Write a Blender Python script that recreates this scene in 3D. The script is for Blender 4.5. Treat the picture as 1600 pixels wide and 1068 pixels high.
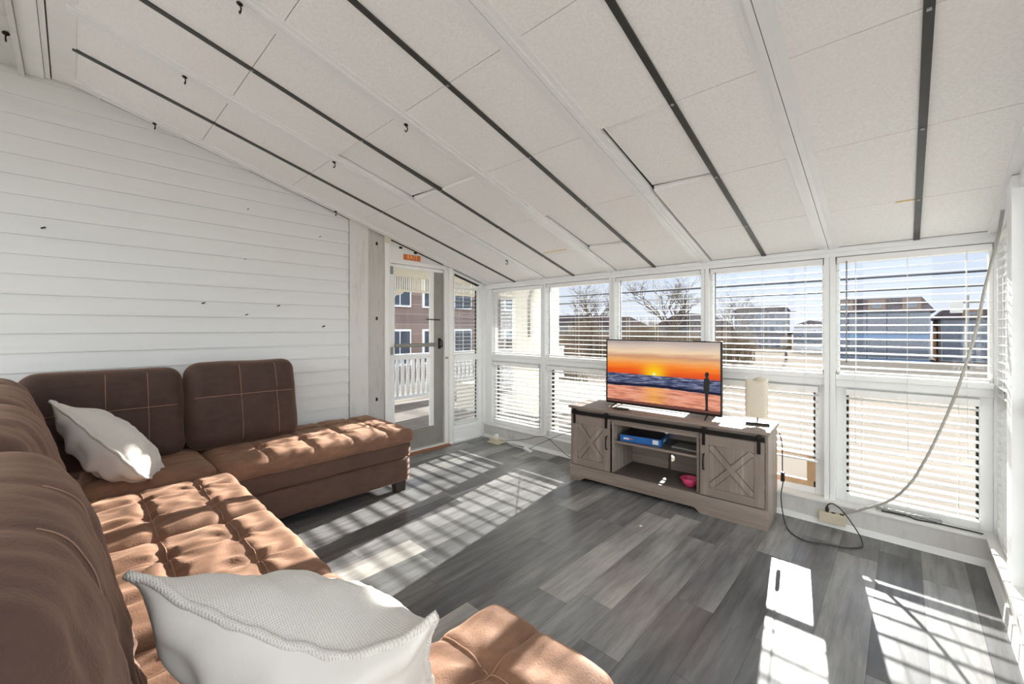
import bpy, bmesh, math, random
from math import sin, cos, pi, radians
from mathutils import Vector, Matrix, noise

random.seed(7)
S = bpy.context.scene
COL = S.collection
for o in list(bpy.data.objects):
    bpy.data.objects.remove(o)

# ------------------------------------------------------------------ camera
EYE = 1.33
cam_data = bpy.data.cameras.new('camera')
cam = bpy.data.objects.new('camera', cam_data)
COL.objects.link(cam)
cam.location = (0, 0, EYE)
cam.rotation_euler = (radians(90), 0, math.atan2(611, 648))
cam_data.sensor_width = 36
cam_data.lens = 648 / 1600 * 36
cam_data.shift_y = -21 / 1600
cam_data.clip_start = 0.02
cam_data.clip_end = 500
S.camera = cam

# ------------------------------------------------------------------ exposure
S.view_settings.view_transform = 'Standard'
S.view_settings.look = 'None'
S.view_settings.gamma = 1
S.view_settings.exposure = 0.34
S.view_settings.use_curve_mapping = False

# ------------------------------------------------------------------ world and sun
def lin(c):
    return tuple(((v / 255) / 12.92 if v / 255 <= 0.04045 else ((v / 255 + 0.055) / 1.055) ** 2.4) for v in c)

W = bpy.data.worlds.new('sky')
S.world = W
W.use_nodes = True
wn, wl = W.node_tree.nodes, W.node_tree.links
wn.clear()
w_out = wn.new('ShaderNodeOutputWorld')
w_bg = wn.new('ShaderNodeBackground')
w_tc = wn.new('ShaderNodeTexCoord')
w_sep = wn.new('ShaderNodeSeparateXYZ')
wl.new(w_tc.outputs['Generated'], w_sep.inputs[0])
w_ramp = wn.new('ShaderNodeValToRGB')
cr = w_ramp.color_ramp
cr.elements[0].position = 0.0
cr.elements[0].color = (*lin((236, 240, 248)), 1)
cr.elements[1].position = 0.22
cr.elements[1].color = (*lin((204, 220, 246)), 1)
e = cr.elements.new(0.10)
e.color = (*lin((222, 232, 249)), 1)
wl.new(w_sep.outputs['Z'], w_ramp.inputs[0])
# sky brightened overhead and behind the house, out of view, as added fill light
w_y = wn.new('ShaderNodeMapRange')
w_y.inputs['From Min'].default_value = 0.35
w_y.inputs['From Max'].default_value = -0.25
wl.new(w_sep.outputs['Y'], w_y.inputs['Value'])
w_mix = wn.new('ShaderNodeMixRGB')
w_mix.inputs[2].default_value = (0.965, 0.985, 1.0, 1)
wl.new(w_y.outputs[0], w_mix.inputs[0])
wl.new(w_ramp.outputs[0], w_mix.inputs[1])
w_str = wn.new('ShaderNodeMapRange')
w_str.inputs['To Min'].default_value = 0.84
w_str.inputs['To Max'].default_value = 3.4
wl.new(w_y.outputs[0], w_str.inputs['Value'])
wl.new(w_mix.outputs[0], w_bg.inputs['Color'])
wl.new(w_str.outputs[0], w_bg.inputs['Strength'])
wl.new(w_bg.outputs[0], w_out.inputs[0])

sun_d = bpy.data.lights.new('sun', 'SUN')
sun = bpy.data.objects.new('sun', sun_d)
COL.objects.link(sun)
sun_d.energy = 20.0
sun_d.color = (1.0, 0.955, 0.89)
sun_d.angle = radians(0.5)
sun.rotation_euler = Vector((0.155, -1.0, -0.305)).to_track_quat('-Z', 'Y').to_euler()
sun.location = (-2, 12, 5)

# ------------------------------------------------------------------ material helpers
class N:
    def __init__(s, name):
        s.m = bpy.data.materials.new(name)
        s.m.use_nodes = True
        s.t = s.m.node_tree
        s.b = s.t.nodes['Principled BSDF']
        s.o = s.t.nodes['Material Output']
        s.tc = s.t.nodes.new('ShaderNodeTexCoord')
    def new(s, typ, **kw):
        n = s.t.nodes.new(typ)
        for k, v in kw.items():
            if k.startswith('_'):
                setattr(n, k[1:], v)
            else:
                n.inputs[k.replace('__', ' ')].default_value = v
        return n
    def L(s, a, b):
        s.t.links.new(a, b)
    def mapping(s, scale=(1, 1, 1), rot=(0, 0, 0), coord='Object'):
        n = s.new('ShaderNodeMapping')
        n.inputs['Scale'].default_value = scale
        n.inputs['Rotation'].default_value = rot
        s.L(s.tc.outputs[coord], n.inputs[0])
        return n.outputs[0]
    def noise(s, vec, scale, detail=4, rough=0.55):
        n = s.new('ShaderNodeTexNoise')
        n.inputs['Scale'].default_value = scale
        n.inputs['Detail'].default_value = detail
        n.inputs['Roughness'].default_value = rough
        if vec is not None:
            s.L(vec, n.inputs['Vector'])
        return n.outputs[0]
    def ramp(s, fac, stops):
        n = s.new('ShaderNodeValToRGB')
        el = n.color_ramp.elements
        while len(el) > 1:
            el.remove(el[-1])
        el[0].position = stops[0][0]
        el[0].color = (*stops[0][1], 1)
        for p, c in stops[1:]:
            k = el.new(p)
            k.color = (*c, 1)
        s.L(fac, n.inputs[0])
        return n.outputs[0]
    def math(s, op, a, b=0.0):
        n = s.new('ShaderNodeMath', _operation=op)
        for i, v in enumerate((a, b)):
            if isinstance(v, (int, float)):
                n.inputs[i].default_value = v
            else:
                s.L(v, n.inputs[i])
        return n.outputs[0]
    def mix(s, fac, a, b, mode='MIX'):
        n = s.new('ShaderNodeMixRGB', _blend_type=mode)
        for i, v in enumerate((fac, a, b)):
            if isinstance(v, (int, float)):
                n.inputs[i].default_value = v
            elif isinstance(v, tuple):
                n.inputs[i].default_value = (*v, 1)
            else:
                s.L(v, n.inputs[i])
        return n.outputs[0]
    def bump(s, h, strength, dist=0.01):
        n = s.new('ShaderNodeBump')
        n.inputs['Strength'].default_value = strength
        n.inputs['Distance'].default_value = dist
        s.L(h, n.inputs['Height'])
        s.L(n.outputs[0], s.b.inputs['Normal'])
    def color(s, c):
        if isinstance(c, tuple):
            s.b.inputs['Base Color'].default_value = (*c, 1)
        else:
            s.L(c, s.b.inputs['Base Color'])
        return s
    def rough(s, r):
        if isinstance(r, (int, float)):
            s.b.inputs['Roughness'].default_value = r
        else:
            s.L(r, s.b.inputs['Roughness'])
        return s

M = {}

def simple(name, rgb, rough=0.6, var=0.06, scale=6.0, metal=0.0, bump=0.0, bscale=60):
    n = N(name)
    c = lin(rgb)
    lo = tuple(max(0, v * (1 - var)) for v in c)
    hi = tuple(min(1, v * (1 + var)) for v in c)
    n.color(n.ramp(n.noise(n.mapping(), scale), [(0.3, lo), (0.7, hi)]))
    n.rough(rough)
    n.b.inputs['Metallic'].default_value = metal
    if bump:
        n.bump(n.noise(n.mapping(), bscale), bump, 0.004)
    M[name] = n.m
    return n

# dark weathering marks with a shape of their own on old white paint
def paint(name, rgb, rough=0.5, streak=(1, 1, 1), dirt=0.25, dirtscale=3.0):
    n = N(name)
    c = lin(rgb)
    big = n.noise(n.mapping(streak), dirtscale, 8, 0.7)
    n.color(n.ramp(big, [(0.25, tuple(v * (1 - dirt) for v in c)), (0.5, c), (1, c)]))
    n.rough(rough)
    n.bump(n.noise(n.mapping(streak), 40, 5), 0.12, 0.003)
    M[name] = n.m

paint('white_paint', (236, 235, 231), 0.45, (1, 1, 1), 0.10)
paint('siding_paint', (222, 223, 221), 0.5, (3, 0.6, 6), 0.06, 2.0)
paint('weathered_paint', (214, 213, 208), 0.6, (4, 4, 1), 0.22, 2.5)
paint('grey_trim_paint', (190, 187, 180), 0.6, (4, 4, 1), 0.3, 2.0)
paint('cream_paint', (224, 220, 208), 0.6, (1, 1, 1), 0.1)
simple('vinyl_white', (238, 239, 238), 0.32, 0.02)
simple('slat_white', (240, 240, 237), 0.38, 0.02)
simple('cord_white', (225, 224, 218), 0.5, 0.03)
simple('cord_grey', (168, 165, 158), 0.5, 0.05)
simple('black_channel', (58, 57, 55), 0.45, 0.12, 20)
simple('black_plastic', (28, 28, 29), 0.4, 0.1)
simple('black_metal', (33, 32, 31), 0.42, 0.15, 30, 0.6)
simple('bronze', (52, 38, 30), 0.35, 0.2, 40, 0.8)
simple('grey_metal', (150, 150, 148), 0.4, 0.06, 10, 0.3)
simple('door_grey', (140, 138, 130), 0.5, 0.1, 8)
simple('hinge_grey', (150, 150, 146), 0.4, 0.05, 10, 0.5)
simple('beige_plastic', (216, 206, 182), 0.4, 0.05)
simple('exit_orange', (206, 108, 46), 0.5, 0.05)
simple('exit_letter', (248, 190, 130), 0.5, 0.02)
simple('pink_plastic', (220, 74, 120), 0.3, 0.05)
simple('blue_card', (36, 104, 176), 0.4, 0.12, 30)
simple('dark_card', (28, 32, 46), 0.35, 0.3, 14)
simple('label_white', (225, 230, 236), 0.4, 0.02)
simple('pale_red', (214, 96, 90), 0.4, 0.02)
simple('lamp_shade', (226, 216, 196), 0.8, 0.03, 60)
simple('raw_wood', (206, 170, 130), 0.6, 0.15, 14)
simple('threshold_wood', (150, 98, 58), 0.5, 0.2, 14)
simple('wand_grey', (150, 152, 156), 0.3, 0.05)
simple('stain_tan', (226, 200, 140), 0.6, 0.1)
simple('dark_gap', (30, 29, 28), 0.8, 0.1)
simple('sofa_foot', (48, 32, 26), 0.5, 0.1)
simple('asphalt', (124, 116, 107), 0.9, 0.12, 0.3)
simple('bark', (92, 82, 74), 0.9, 0.2, 8)
simple('twig_brown', (112, 98, 82), 0.9, 0.25, 3)
simple('pole_grey', (96, 94, 94), 0.8, 0.1)
simple('cable_black', (60, 62, 66), 0.7, 0.05)
simple('roof_dark', (56, 50, 54), 0.8, 0.15, 2)
simple('house_blue', (84, 106, 136), 0.8, 0.08, 0.6)
simple('house_brown', (98, 80, 68), 0.8, 0.1, 0.6)
simple('house_grey', (112, 116, 124), 0.8, 0.1, 0.6)
simple('house_white', (170, 172, 176), 0.8, 0.06, 0.6)
simple('house_tan', (136, 122, 104), 0.8, 0.08, 0.6)
simple('window_dark', (60, 68, 82), 0.15, 0.2, 1)
simple('window_frame_white', (222, 224, 226), 0.6, 0.03)
simple('house_trim', (112, 120, 132), 0.6, 0.05)
for k_ in ('asphalt', 'bark', 'twig_brown', 'roof_dark', 'house_blue', 'house_brown', 'house_grey', 'house_white', 'house_tan', 'cable_black', 'house_trim'):
    M[k_].node_tree.nodes['Principled BSDF'].inputs['Specular IOR Level'].default_value = 0.0

# thin clear glass: passes light straight, mirrors a little at grazing angles
def glass(name, tint=(0.97, 0.985, 0.99), refl=1.0):
    n = N(name)
    n.t.nodes.remove(n.b)
    tr = n.new('ShaderNodeBsdfTransparent')
    tr.inputs[0].default_value = (*tint, 1)
    gl = n.new('ShaderNodeBsdfGlossy')
    gl.inputs['Roughness'].default_value = 0.02
    fr = n.new('ShaderNodeFresnel')
    fr.inputs['IOR'].default_value = 1.45
    f = n.math('MULTIPLY', fr.outputs[0], refl)
    mx = n.new('ShaderNodeMixShader')
    n.L(f, mx.inputs[0])
    n.L(tr.outputs[0], mx.inputs[1])
    n.L(gl.outputs[0], mx.inputs[2])
    n.L(mx.outputs[0], n.o.inputs[0])
    M[name] = n.m
glass('glass', refl=0.5)

# speckled vinyl-faced ceiling board
n = N('ceiling_board')
v = n.mapping()
sp = n.noise(v, 95, 5, 0.7)
stain = n.noise(v, 1.3, 2)
base = n.ramp(sp, [(0.35, lin((236, 235, 232))), (0.62, lin((248, 247, 245)))])
base = n.mix(n.ramp(stain, [(0.5, (0, 0, 0)), (0.72, (0.35, 0.35, 0.35))]), base, lin((247, 238, 236)))
n.color(base).rough(0.75)
n.bump(sp, 0.25, 0.003)
M['ceiling_board'] = n.m

# grey vinyl planks running towards the windows (along Y), one random tone per plank
def planks(name, w, l, tones, rough=0.33, gap=True, along='Y'):
    n = N(name)
    sep = n.new('ShaderNodeSeparateXYZ')
    n.L(n.tc.outputs['Object'], sep.inputs[0])
    sx, sy = (sep.outputs['X'], sep.outputs['Y']) if along == 'Y' else (sep.outputs['Y'], sep.outputs['X'])
    u = n.math('DIVIDE', sx, w)
    row = n.math('FLOOR', u)
    wn1 = n.new('ShaderNodeTexWhiteNoise', _noise_dimensions='1D')
    n.L(row, wn1.inputs['W'])
    vv = n.math('ADD', n.math('DIVIDE', sy, l), wn1.outputs[0])
    colr = n.math('FLOOR', vv)
    wn2 = n.new('ShaderNodeTexWhiteNoise', _noise_dimensions='2D')
    cb = n.new('ShaderNodeCombineXYZ')
    n.L(row, cb.inputs[0]); n.L(colr, cb.inputs[1])
    n.L(cb.outputs[0], wn2.inputs['Vector'])
    tone = n.ramp(wn2.outputs[0], tones)
    # grain, shifted per plank so that it never runs on from one to the next
    cb2 = n.new('ShaderNodeCombineXYZ')
    shift = n.math('MULTIPLY', wn2.outputs[0], 37.0)
    n.L(n.math('ADD', n.math('MULTIPLY', sx, 26.0), shift), cb2.inputs[0])
    n.L(n.math('MULTIPLY', sy, 1.9), cb2.inputs[1])
    n.L(shift, cb2.inputs[2])
    g1 = n.noise(cb2.outputs[0], 1.0, 7, 0.68)
    g1 = n.ramp(g1, [(0.25, (0.55, 0.54, 0.52)), (0.5, (0.95, 0.95, 0.95)), (0.75, (1.28, 1.27, 1.24))])
    cb3 = n.new('ShaderNodeCombineXYZ')
    n.L(n.math('ADD', n.math('MULTIPLY', sx, 5.0), shift), cb3.inputs[0])
    n.L(n.math('MULTIPLY', sy, 1.1), cb3.inputs[1])
    n.L(shift, cb3.inputs[2])
    g2 = n.noise(cb3.outputs[0], 1.0, 5, 0.6)
    g2 = n.ramp(g2, [(0.3, (0.50, 0.50, 0.51)), (0.65, (1.3, 1.3, 1.28))])
    c = n.mix(1.0, tone, g1, 'MULTIPLY')
    c = n.mix(0.9, c, g2, 'MULTIPLY')
    if gap:
        fu = n.math('FRACT', u)
        fv = n.math('FRACT', vv)
        e1 = n.math('LESS_THAN', fu, 0.002 / w)
        e2 = n.math('LESS_THAN', fv, 0.002 / l)
        e = n.math('MAXIMUM', e1, e2)
        c = n.mix(n.math('MULTIPLY', e, 0.6), c, (0.03, 0.03, 0.03))
    n.color(c).rough(rough)
    M[name] = n.m
    return n
planks('floor_planks', 0.18, 1.22, [(0.0, lin((94, 94, 96))), (0.4, lin((118, 118, 119))), (0.7, lin((134, 133, 133))), (0.90, lin((148, 146, 145))), (0.93, lin((166, 163, 159))), (1.0, lin((174, 170, 166)))], 0.24)

# greyed oak foil of the stand
def foil(name, along, a=(122, 108, 99), b=(178, 165, 155)):
    n = N(name)
    sc = {'X': (1.2, 22, 22), 'Z': (22, 22, 1.2), 'Y': (22, 1.2, 22)}[along]
    g = n.noise(n.mapping(sc), 1.0, 7, 0.66)
    c = n.ramp(g, [(0.28, lin(a)), (0.55, lin(tuple((p + q) / 2 for p, q in zip(a, b)))), (0.75, lin(b))])
    kn = n.noise(n.mapping(tuple(v * 0.25 for v in sc)), 1.3, 3)
    c = n.mix(0.7, c, n.ramp(kn, [(0.3, (0.7, 0.68, 0.66)), (0.6, (1.1, 1.1, 1.1))]), 'MULTIPLY')
    n.color(c).rough(0.5)
    n.bump(g, 0.1, 0.002)
    M[name] = n.m
foil('oak_x', 'X'); foil('oak_z', 'Z')
foil('oak_y', 'Y')
simple('brace_shadow', (62, 52, 46), 0.7, 0.1)
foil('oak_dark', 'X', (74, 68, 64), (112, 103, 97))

# brown suede-like microfibre; darker copies below carry the shade on those parts
def suede(name, dark, light):
    n = N(name)
    v = n.mapping()
    a = n.noise(v, 4.0, 6, 0.65)
    b = n.noise(n.mapping((7, 2.2, 7)), 5.0, 6, 0.7)
    c = n.ramp(n.mix(0.5, a, b), [(0.3, lin(dark)), (0.7, lin(light))])
    n.color(c).rough(0.82)
    n.b.inputs['Sheen Weight'].default_value = 0.35
    n.b.inputs['Sheen Roughness'].default_value = 0.45
    n.b.inputs['Sheen Tint'].default_value = (*lin((235, 190, 160)), 1)
    n.bump(n.mix(0.5, b, n.noise(v, 160, 3)), 0.35, 0.006)
    M[name] = n.m
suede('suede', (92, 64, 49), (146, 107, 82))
suede('suede_back_shaded', (72, 52, 45), (104, 78, 68))
suede('suede_wall_shaded', (54, 38, 32), (80, 58, 49))
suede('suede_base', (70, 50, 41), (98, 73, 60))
simple('stitch', (170, 134, 112), 0.7, 0.05)

def cloth(name, rgb, scale, strength):
    n = N(name)
    v = n.mapping()
    w1 = n.new('ShaderNodeTexWave', _wave_type='BANDS', _bands_direction='X')
    w2 = n.new('ShaderNodeTexWave', _wave_type='BANDS', _bands_direction='Y')
    for w in (w1, w2):
        w.inputs['Scale'].default_value = scale
        w.inputs['Distortion'].default_value = 1.5
        w.inputs['Detail'].default_value = 2
        w.inputs['Detail Scale'].default_value = 3
        n.L(v, w.inputs['Vector'])
    h = n.mix(0.5, w1.outputs[1], w2.outputs[1])
    c = lin(rgb)
    n.color(n.ramp(h, [(0.1, tuple(k * 0.72 for k in c)), (0.55, c)])).rough(0.95)
    n.b.inputs['Sheen Weight'].default_value = 0.2
    n.bump(h, strength, 0.005)
    M[name] = n.m
cloth('knit_cream', (240, 235, 226), 75.0, 0.35)
simple('cotton_white', (236, 231, 224), 0.9, 0.04, 5, 0, 0.25, 30)

# brick wall of the house across the side yard
n = N('brick_wall')
br = n.new('ShaderNodeTexBrick')
br.inputs['Color1'].default_value = (*lin((142, 120, 110)), 1)
br.inputs['Color2'].default_value = (*lin((112, 94, 88)), 1)
br.inputs['Mortar'].default_value = (*lin((150, 140, 132)), 1)
br.inputs['Scale'].default_value = 1.0
br.inputs['Brick Width'].default_value = 0.5
br.inputs['Row Height'].default_value = 0.18
br.inputs['Mortar Size'].default_value = 0.012
n.L(n.mapping((1, 1, 1), (radians(90), 0, radians(90))), br.inputs['Vector'])
n.color(br.outputs[0]).rough(0.9)
M['brick_wall'] = n.m

# picture on the television: sunset over the sea (screen u to the right, v up, from the UV map)
n = N('screen_picture')
uv = n.tc.outputs['UV']
sep = n.new('ShaderNodeSeparateXYZ')
n.L(uv, sep.inputs[0])
U_, V_ = sep.outputs['X'], sep.outputs['Y']
mp = n.new('ShaderNodeMapping'); mp.inputs['Scale'].default_value = (3, 16, 1)
n.L(uv, mp.inputs[0])
cl = n.noise(mp.outputs[0], 1.0, 5, 0.6)
vw = n.math('ADD', V_, n.math('MULTIPLY', n.math('SUBTRACT', cl, 0.5), 0.13))
sky = n.ramp(vw, [(0.46, lin((214, 70, 34))), (0.54, lin((240, 98, 30))), (0.62, lin((250, 140, 48))), (0.70, lin((240, 176, 110))), (0.76, lin((206, 150, 118))), (0.83, lin((244, 214, 176))), (0.92, lin((214, 194, 180))), (1.0, lin((176, 160, 156)))])
du = n.math('MULTIPLY', n.math('SUBTRACT', U_, 0.46), 1.5)
dv = n.math('SUBTRACT', V_, 0.49)
r2 = n.math('ADD', n.math('MULTIPLY', du, du), n.math('MULTIPLY', dv, n.math('MULTIPLY', dv, 0.8)))
glow = n.math('POWER', 2.718, n.math('MULTIPLY', r2, -55.0))
sky = n.mix(glow, sky, lin((255, 214, 20)))
disc = n.math('LESS_THAN', r2, 0.0005)
sky = n.mix(disc, sky, lin((255, 245, 170)))
mp2 = n.new('ShaderNodeMapping'); mp2.inputs['Scale'].default_value = (9, 60, 1)
n.L(uv, mp2.inputs[0])
wv = n.noise(mp2.outputs[0], 1.0, 5, 0.65)
sea = n.ramp(wv, [(0.36, lin((16, 28, 54))), (0.5, lin((70, 84, 120))), (0.6, lin((150, 150, 176))), (0.72, lin((214, 206, 214)))])
mp3 = n.new('ShaderNodeMapping'); mp3.inputs['Scale'].default_value = (2.2, 5, 1)
n.L(uv, mp3.inputs[0])
edge = n.math('ADD', V_, n.math('MULTIPLY', n.math('SUBTRACT', n.noise(mp3.outputs[0], 1.0, 3), 0.5), 0.10))
band = n.ramp(edge, [(0.275, (0, 0, 0)), (0.285, (1, 1, 1)), (0.31, (1, 1, 1)), (0.335, (0, 0, 0))])
sea = n.mix(band, sea, lin((20, 26, 52)))
mp4 = n.new('ShaderNodeMapping'); mp4.inputs['Scale'].default_value = (5, 26, 1)
n.L(uv, mp4.inputs[0])
sn = n.noise(mp4.outputs[0], 1.0, 6, 0.6)
sand = n.ramp(sn, [(0.32, lin((150, 96, 84))), (0.5, lin((232, 152, 122))), (0.7, lin((240, 186, 160)))])
sand = n.mix(n.ramp(n.math('ABSOLUTE', du), [(0.0, (0.7, 0.7, 0.7)), (0.22, (0, 0, 0))]), sand, lin((250, 176, 76)))
bot = n.math('LESS_THAN', n.math('ADD', V_, n.math('MULTIPLY', sn, -0.06)), 0.012)
sand = n.mix(bot, sand, lin((110, 70, 62)))
isSea = n.math('LESS_THAN', V_, 0.47)
isSand = n.math('LESS_THAN', edge, 0.275)
pic = n.mix(isSea, sky, sea)
pic = n.mix(isSand, pic, sand)
n.t.nodes.remove(n.b)
em = n.new('ShaderNodeEmission')
n.L(pic, em.inputs[0])
em.inputs[1].default_value = 0.76
gl = n.new('ShaderNodeBsdfGlossy'); gl.inputs['Roughness'].default_value = 0.25
gl.inputs[0].default_value = (0.02, 0.02, 0.02, 1)
ad = n.new('ShaderNodeAddShader')
n.L(em.outputs[0], ad.inputs[0]); n.L(gl.outputs[0], ad.inputs[1])
n.L(ad.outputs[0], n.o.inputs[0])
M['screen_picture'] = n.m

# ------------------------------------------------------------------ object helpers
WLOC = {}
def props(o, label=None, cat=None, group=None, kind=None):
    if label: o['label'] = label
    if cat: o['category'] = cat
    if group: o['group'] = group
    if kind: o['kind'] = kind
    return o

def thing(name, label, cat, loc=(0, 0, 0), group=None, kind=None):
    o = bpy.data.objects.new(name, None)
    o.empty_display_size = 0.05
    COL.objects.link(o)
    o.location = loc
    WLOC[o.name] = Vector(loc)
    return props(o, label, cat, group, kind)

class MB:
    def __init__(s):
        s.v = []; s.f = []; s.sm = []
    def add(s, vs, fs, smooth=False):
        k = len(s.v)
        s.v += [tuple(p) for p in vs]
        s.f += [tuple(i + k for i in f) for f in fs]
        s.sm += [smooth] * len(fs)
        return s
    def box(s, x0, x1, y0, y1, z0, z1):
        vs = [(x, y, z) for x in (x0, x1) for y in (y0, y1) for z in (z0, z1)]
        return s.add(vs, [(0, 1, 3, 2), (4, 6, 7, 5), (0, 4, 5, 1), (2, 3, 7, 6), (0, 2, 6, 4), (1, 5, 7, 3)])
    def obox(s, c, ax, ay, az, hx, hy, hz):
        c = Vector(c); ax = Vector(ax).normalized() * hx; ay = Vector(ay).normalized() * hy; az = Vector(az).normalized() * hz
        vs = [c + ax * i + ay * j + az * k for i in (-1, 1) for j in (-1, 1) for k in (-1, 1)]
        return s.add(vs, [(0, 1, 3, 2), (4, 6, 7, 5), (0, 4, 5, 1), (2, 3, 7, 6), (0, 2, 6, 4), (1, 5, 7, 3)])
    def prism(s, poly, axis, a, b):
        n = len(poly)
        def P(p, t):
            return {'X': (t, p[0], p[1]), 'Y': (p[0], t, p[1]), 'Z': (p[0], p[1], t)}[axis]
        vs = [P(p, a) for p in poly] + [P(p, b) for p in poly]
        fs = [tuple(range(n))[::-1], tuple(range(n, 2 * n))] + [(i, (i + 1) % n, n + (i + 1) % n, n + i) for i in range(n)]
        return s.add(vs, fs)
    def tube(s, pts, r, seg=8, caps=True):
        pts = [Vector(p) for p in pts]
        rs = r if isinstance(r, (list, tuple)) else [r] * len(pts)
        vs = []; fs = []
        up = Vector((0, 0, 1))
        prev = None
        for i, p in enumerate(pts):
            d = (pts[min(i + 1, len(pts) - 1)] - pts[max(i - 1, 0)]).normalized()
            if prev is None:
                a = d.cross(up)
                if a.length < 0.05: a = d.cross(Vector((1, 0, 0)))
                a.normalize()
            else:
                a = (prev - d * prev.dot(d))
                if a.length < 1e-4: a = d.cross(up)
                a.normalize()
            prev = a
            b = d.cross(a)
            for k in range(seg):
                t = 2 * pi * k / seg
                vs.append(p + (a * cos(t) + b * sin(t)) * rs[i])
        for i in range(len(pts) - 1):
            for k in range(seg):
                q = (k + 1) % seg
                fs.append((i * seg + k, i * seg + q, (i + 1) * seg + q, (i + 1) * seg + k))
        if caps:
            fs.append(tuple(range(seg))[::-1])
            fs.append(tuple(range((len(pts) - 1) * seg, len(pts) * seg)))
        return s.add(vs, fs, True)
    def lathe(s, prof, c, seg=32):
        vs = []; fs = []
        for (r, z) in prof:
            for k in range(seg):
                t = 2 * pi * k / seg
                vs.append((c[0] + r * cos(t), c[1] + r * sin(t), c[2] + z))
        for i in range(len(prof) - 1):
            for k in range(seg):
                q = (k + 1) % seg
                fs.append((i * seg + k, i * seg + q, (i + 1) * seg + q, (i + 1) * seg + k))
        fs.append(tuple(range(seg))[::-1])
        fs.append(tuple(range((len(prof) - 1) * seg, len(prof) * seg)))
        return s.add(vs, fs, True)
    def build(s, name, mat, parent=None, bevel=0.0, uv=None, **pr):
        xs = [p[0] for p in s.v]; ys = [p[1] for p in s.v]; zs = [p[2] for p in s.v]
        c = Vector(((min(xs) + max(xs)) / 2, (min(ys) + max(ys)) / 2, min(zs)))
        me = bpy.data.meshes.new(name)
        me.from_pydata([tuple(Vector(p) - c) for p in s.v], [], s.f)
        me.polygons.foreach_set('use_smooth', s.sm)
        me.materials.append(M[mat])
        bm = bmesh.new(); bm.from_mesh(me)
        bmesh.ops.recalc_face_normals(bm, faces=bm.faces)
        bm.to_mesh(me); bm.free()
        o = bpy.data.objects.new(name, me)
        COL.objects.link(o)
        WLOC[o.name] = c
        if parent is not None:
            o.parent = parent
            o.location = c - WLOC[parent.name]
        else:
            o.location = c
        if bevel:
            m = o.modifiers.new('bevel', 'BEVEL')
            m.width = bevel; m.segments = 2; m.limit_method = 'ANGLE'
        return props(o, **pr)

def struct(name, mb, mat, label, cat, **kw):
    return mb.build(name, mat, None, label=label, cat=cat, kind='structure', **kw)

# ------------------------------------------------------------------ room numbers
FY = 3.56            # inner face of the window wall
XL, XR = -3.80, 0.36 # inner faces of the side walls
SL = 0.277           # roof slope
def ceil_z(y): return 1.87 + SL * (FY - y)
YT = -0.02           # where the sloped ceiling ends
ZT = ceil_z(YT)
YB = -3.0            # wall behind the camera
SILL = 0.15
POSTS = [-2.88, -2.03, -1.18, -0.365]

# floor
struct('floor', MB().box(-3.95, 0.5, YB - 0.1, 3.66, -0.06, 0.0), 'floor_planks', 'grey vinyl plank floor with patches of sunlight', 'floor')

struct('floor', MB().box(-3.75, 0.33, YB, -0.62, 0.0, 0.006), 'white_paint', 'unseen pale floor behind the sofa, added to bounce light onto the ceiling', 'floor')  # pale layer added out of view to throw daylight up at the ceiling

# ceiling: backing slab with eave lengthened to block sun, boards, flat part behind
un = Vector((0, SL, 1)).normalized()
def slope_poly(y0, y1, d0, d1):
    # YZ polygon following the slope, between offsets d0 and d1 above the lower ceiling face
    return [(y0, ceil_z(y0) + d0), (y1, ceil_z(y1) + d0), (y1, ceil_z(y1) + d1), (y0, ceil_z(y0) + d1)]
struct('ceiling', MB().prism(slope_poly(-0.06, 3.86, 0.034, 0.12), 'X', -3.95, 0.5), 'dark_gap', 'backing slab of the sloping ceiling, dark to shade the board joints', 'ceiling')  # slab coloured dark so the open board joints look shaded
joints = [YT, 0.04, 0.64, 1.245, 1.85, 2.452, 3.045, 3.53]
strips = [-3.29, -2.463, -1.60, -0.754, 0.06]
rafters = [-3.725, -2.88, -2.03, -1.185, -0.367, 0.42]
mb = MB()
for i in range(5):
    for a, b, sagside in ((rafters[i] + 0.045, strips[i], 'L'), (strips[i], rafters[i + 1] - 0.045, 'R')):
        for j in range(1, len(joints) - 1):
            y0, y1 = joints[j] + (0.0018 if j > 1 else -0.03), joints[j + 1] - 0.0018
            lift = {(1, 'L', 3): 0.0}.get((i, sagside, j), 0.0)
            dz = [0, 0, 0, 0]
            # a few boards have slipped up out of their channel along one side
            if (i, sagside, j) in ((1, 'L', 3), (3, 'L', 4), (2, 'L', 5)):
                dz = [0.014, 0.024, 0.010, 0.0]
                a += 0.026; y1 -= 0.018
            elif (i, sagside, j) in ((1, 'R', 3),):
                dz = [0.0, 0.012, 0.012, 0.0]
            b4 = [(a, y0), (a, y1), (b, y1), (b, y0)]
            lo = [(x, y, ceil_z(y) + z) for (x, y), z in zip(b4, dz)]
            hi = [(x, y, ceil_z(y) + 0.033) for (x, y) in b4]
            mb.add(lo + hi, [(0, 1, 2, 3), (7, 6, 5, 4), (0, 4, 5, 1), (1, 5, 6, 2), (2, 6, 7, 3), (3, 7, 4, 0)])
o = mb.build('ceiling', 'ceiling_board', None, label='speckled white boards of the sloping ceiling', cat='ceiling panels', kind='structure')
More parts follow.
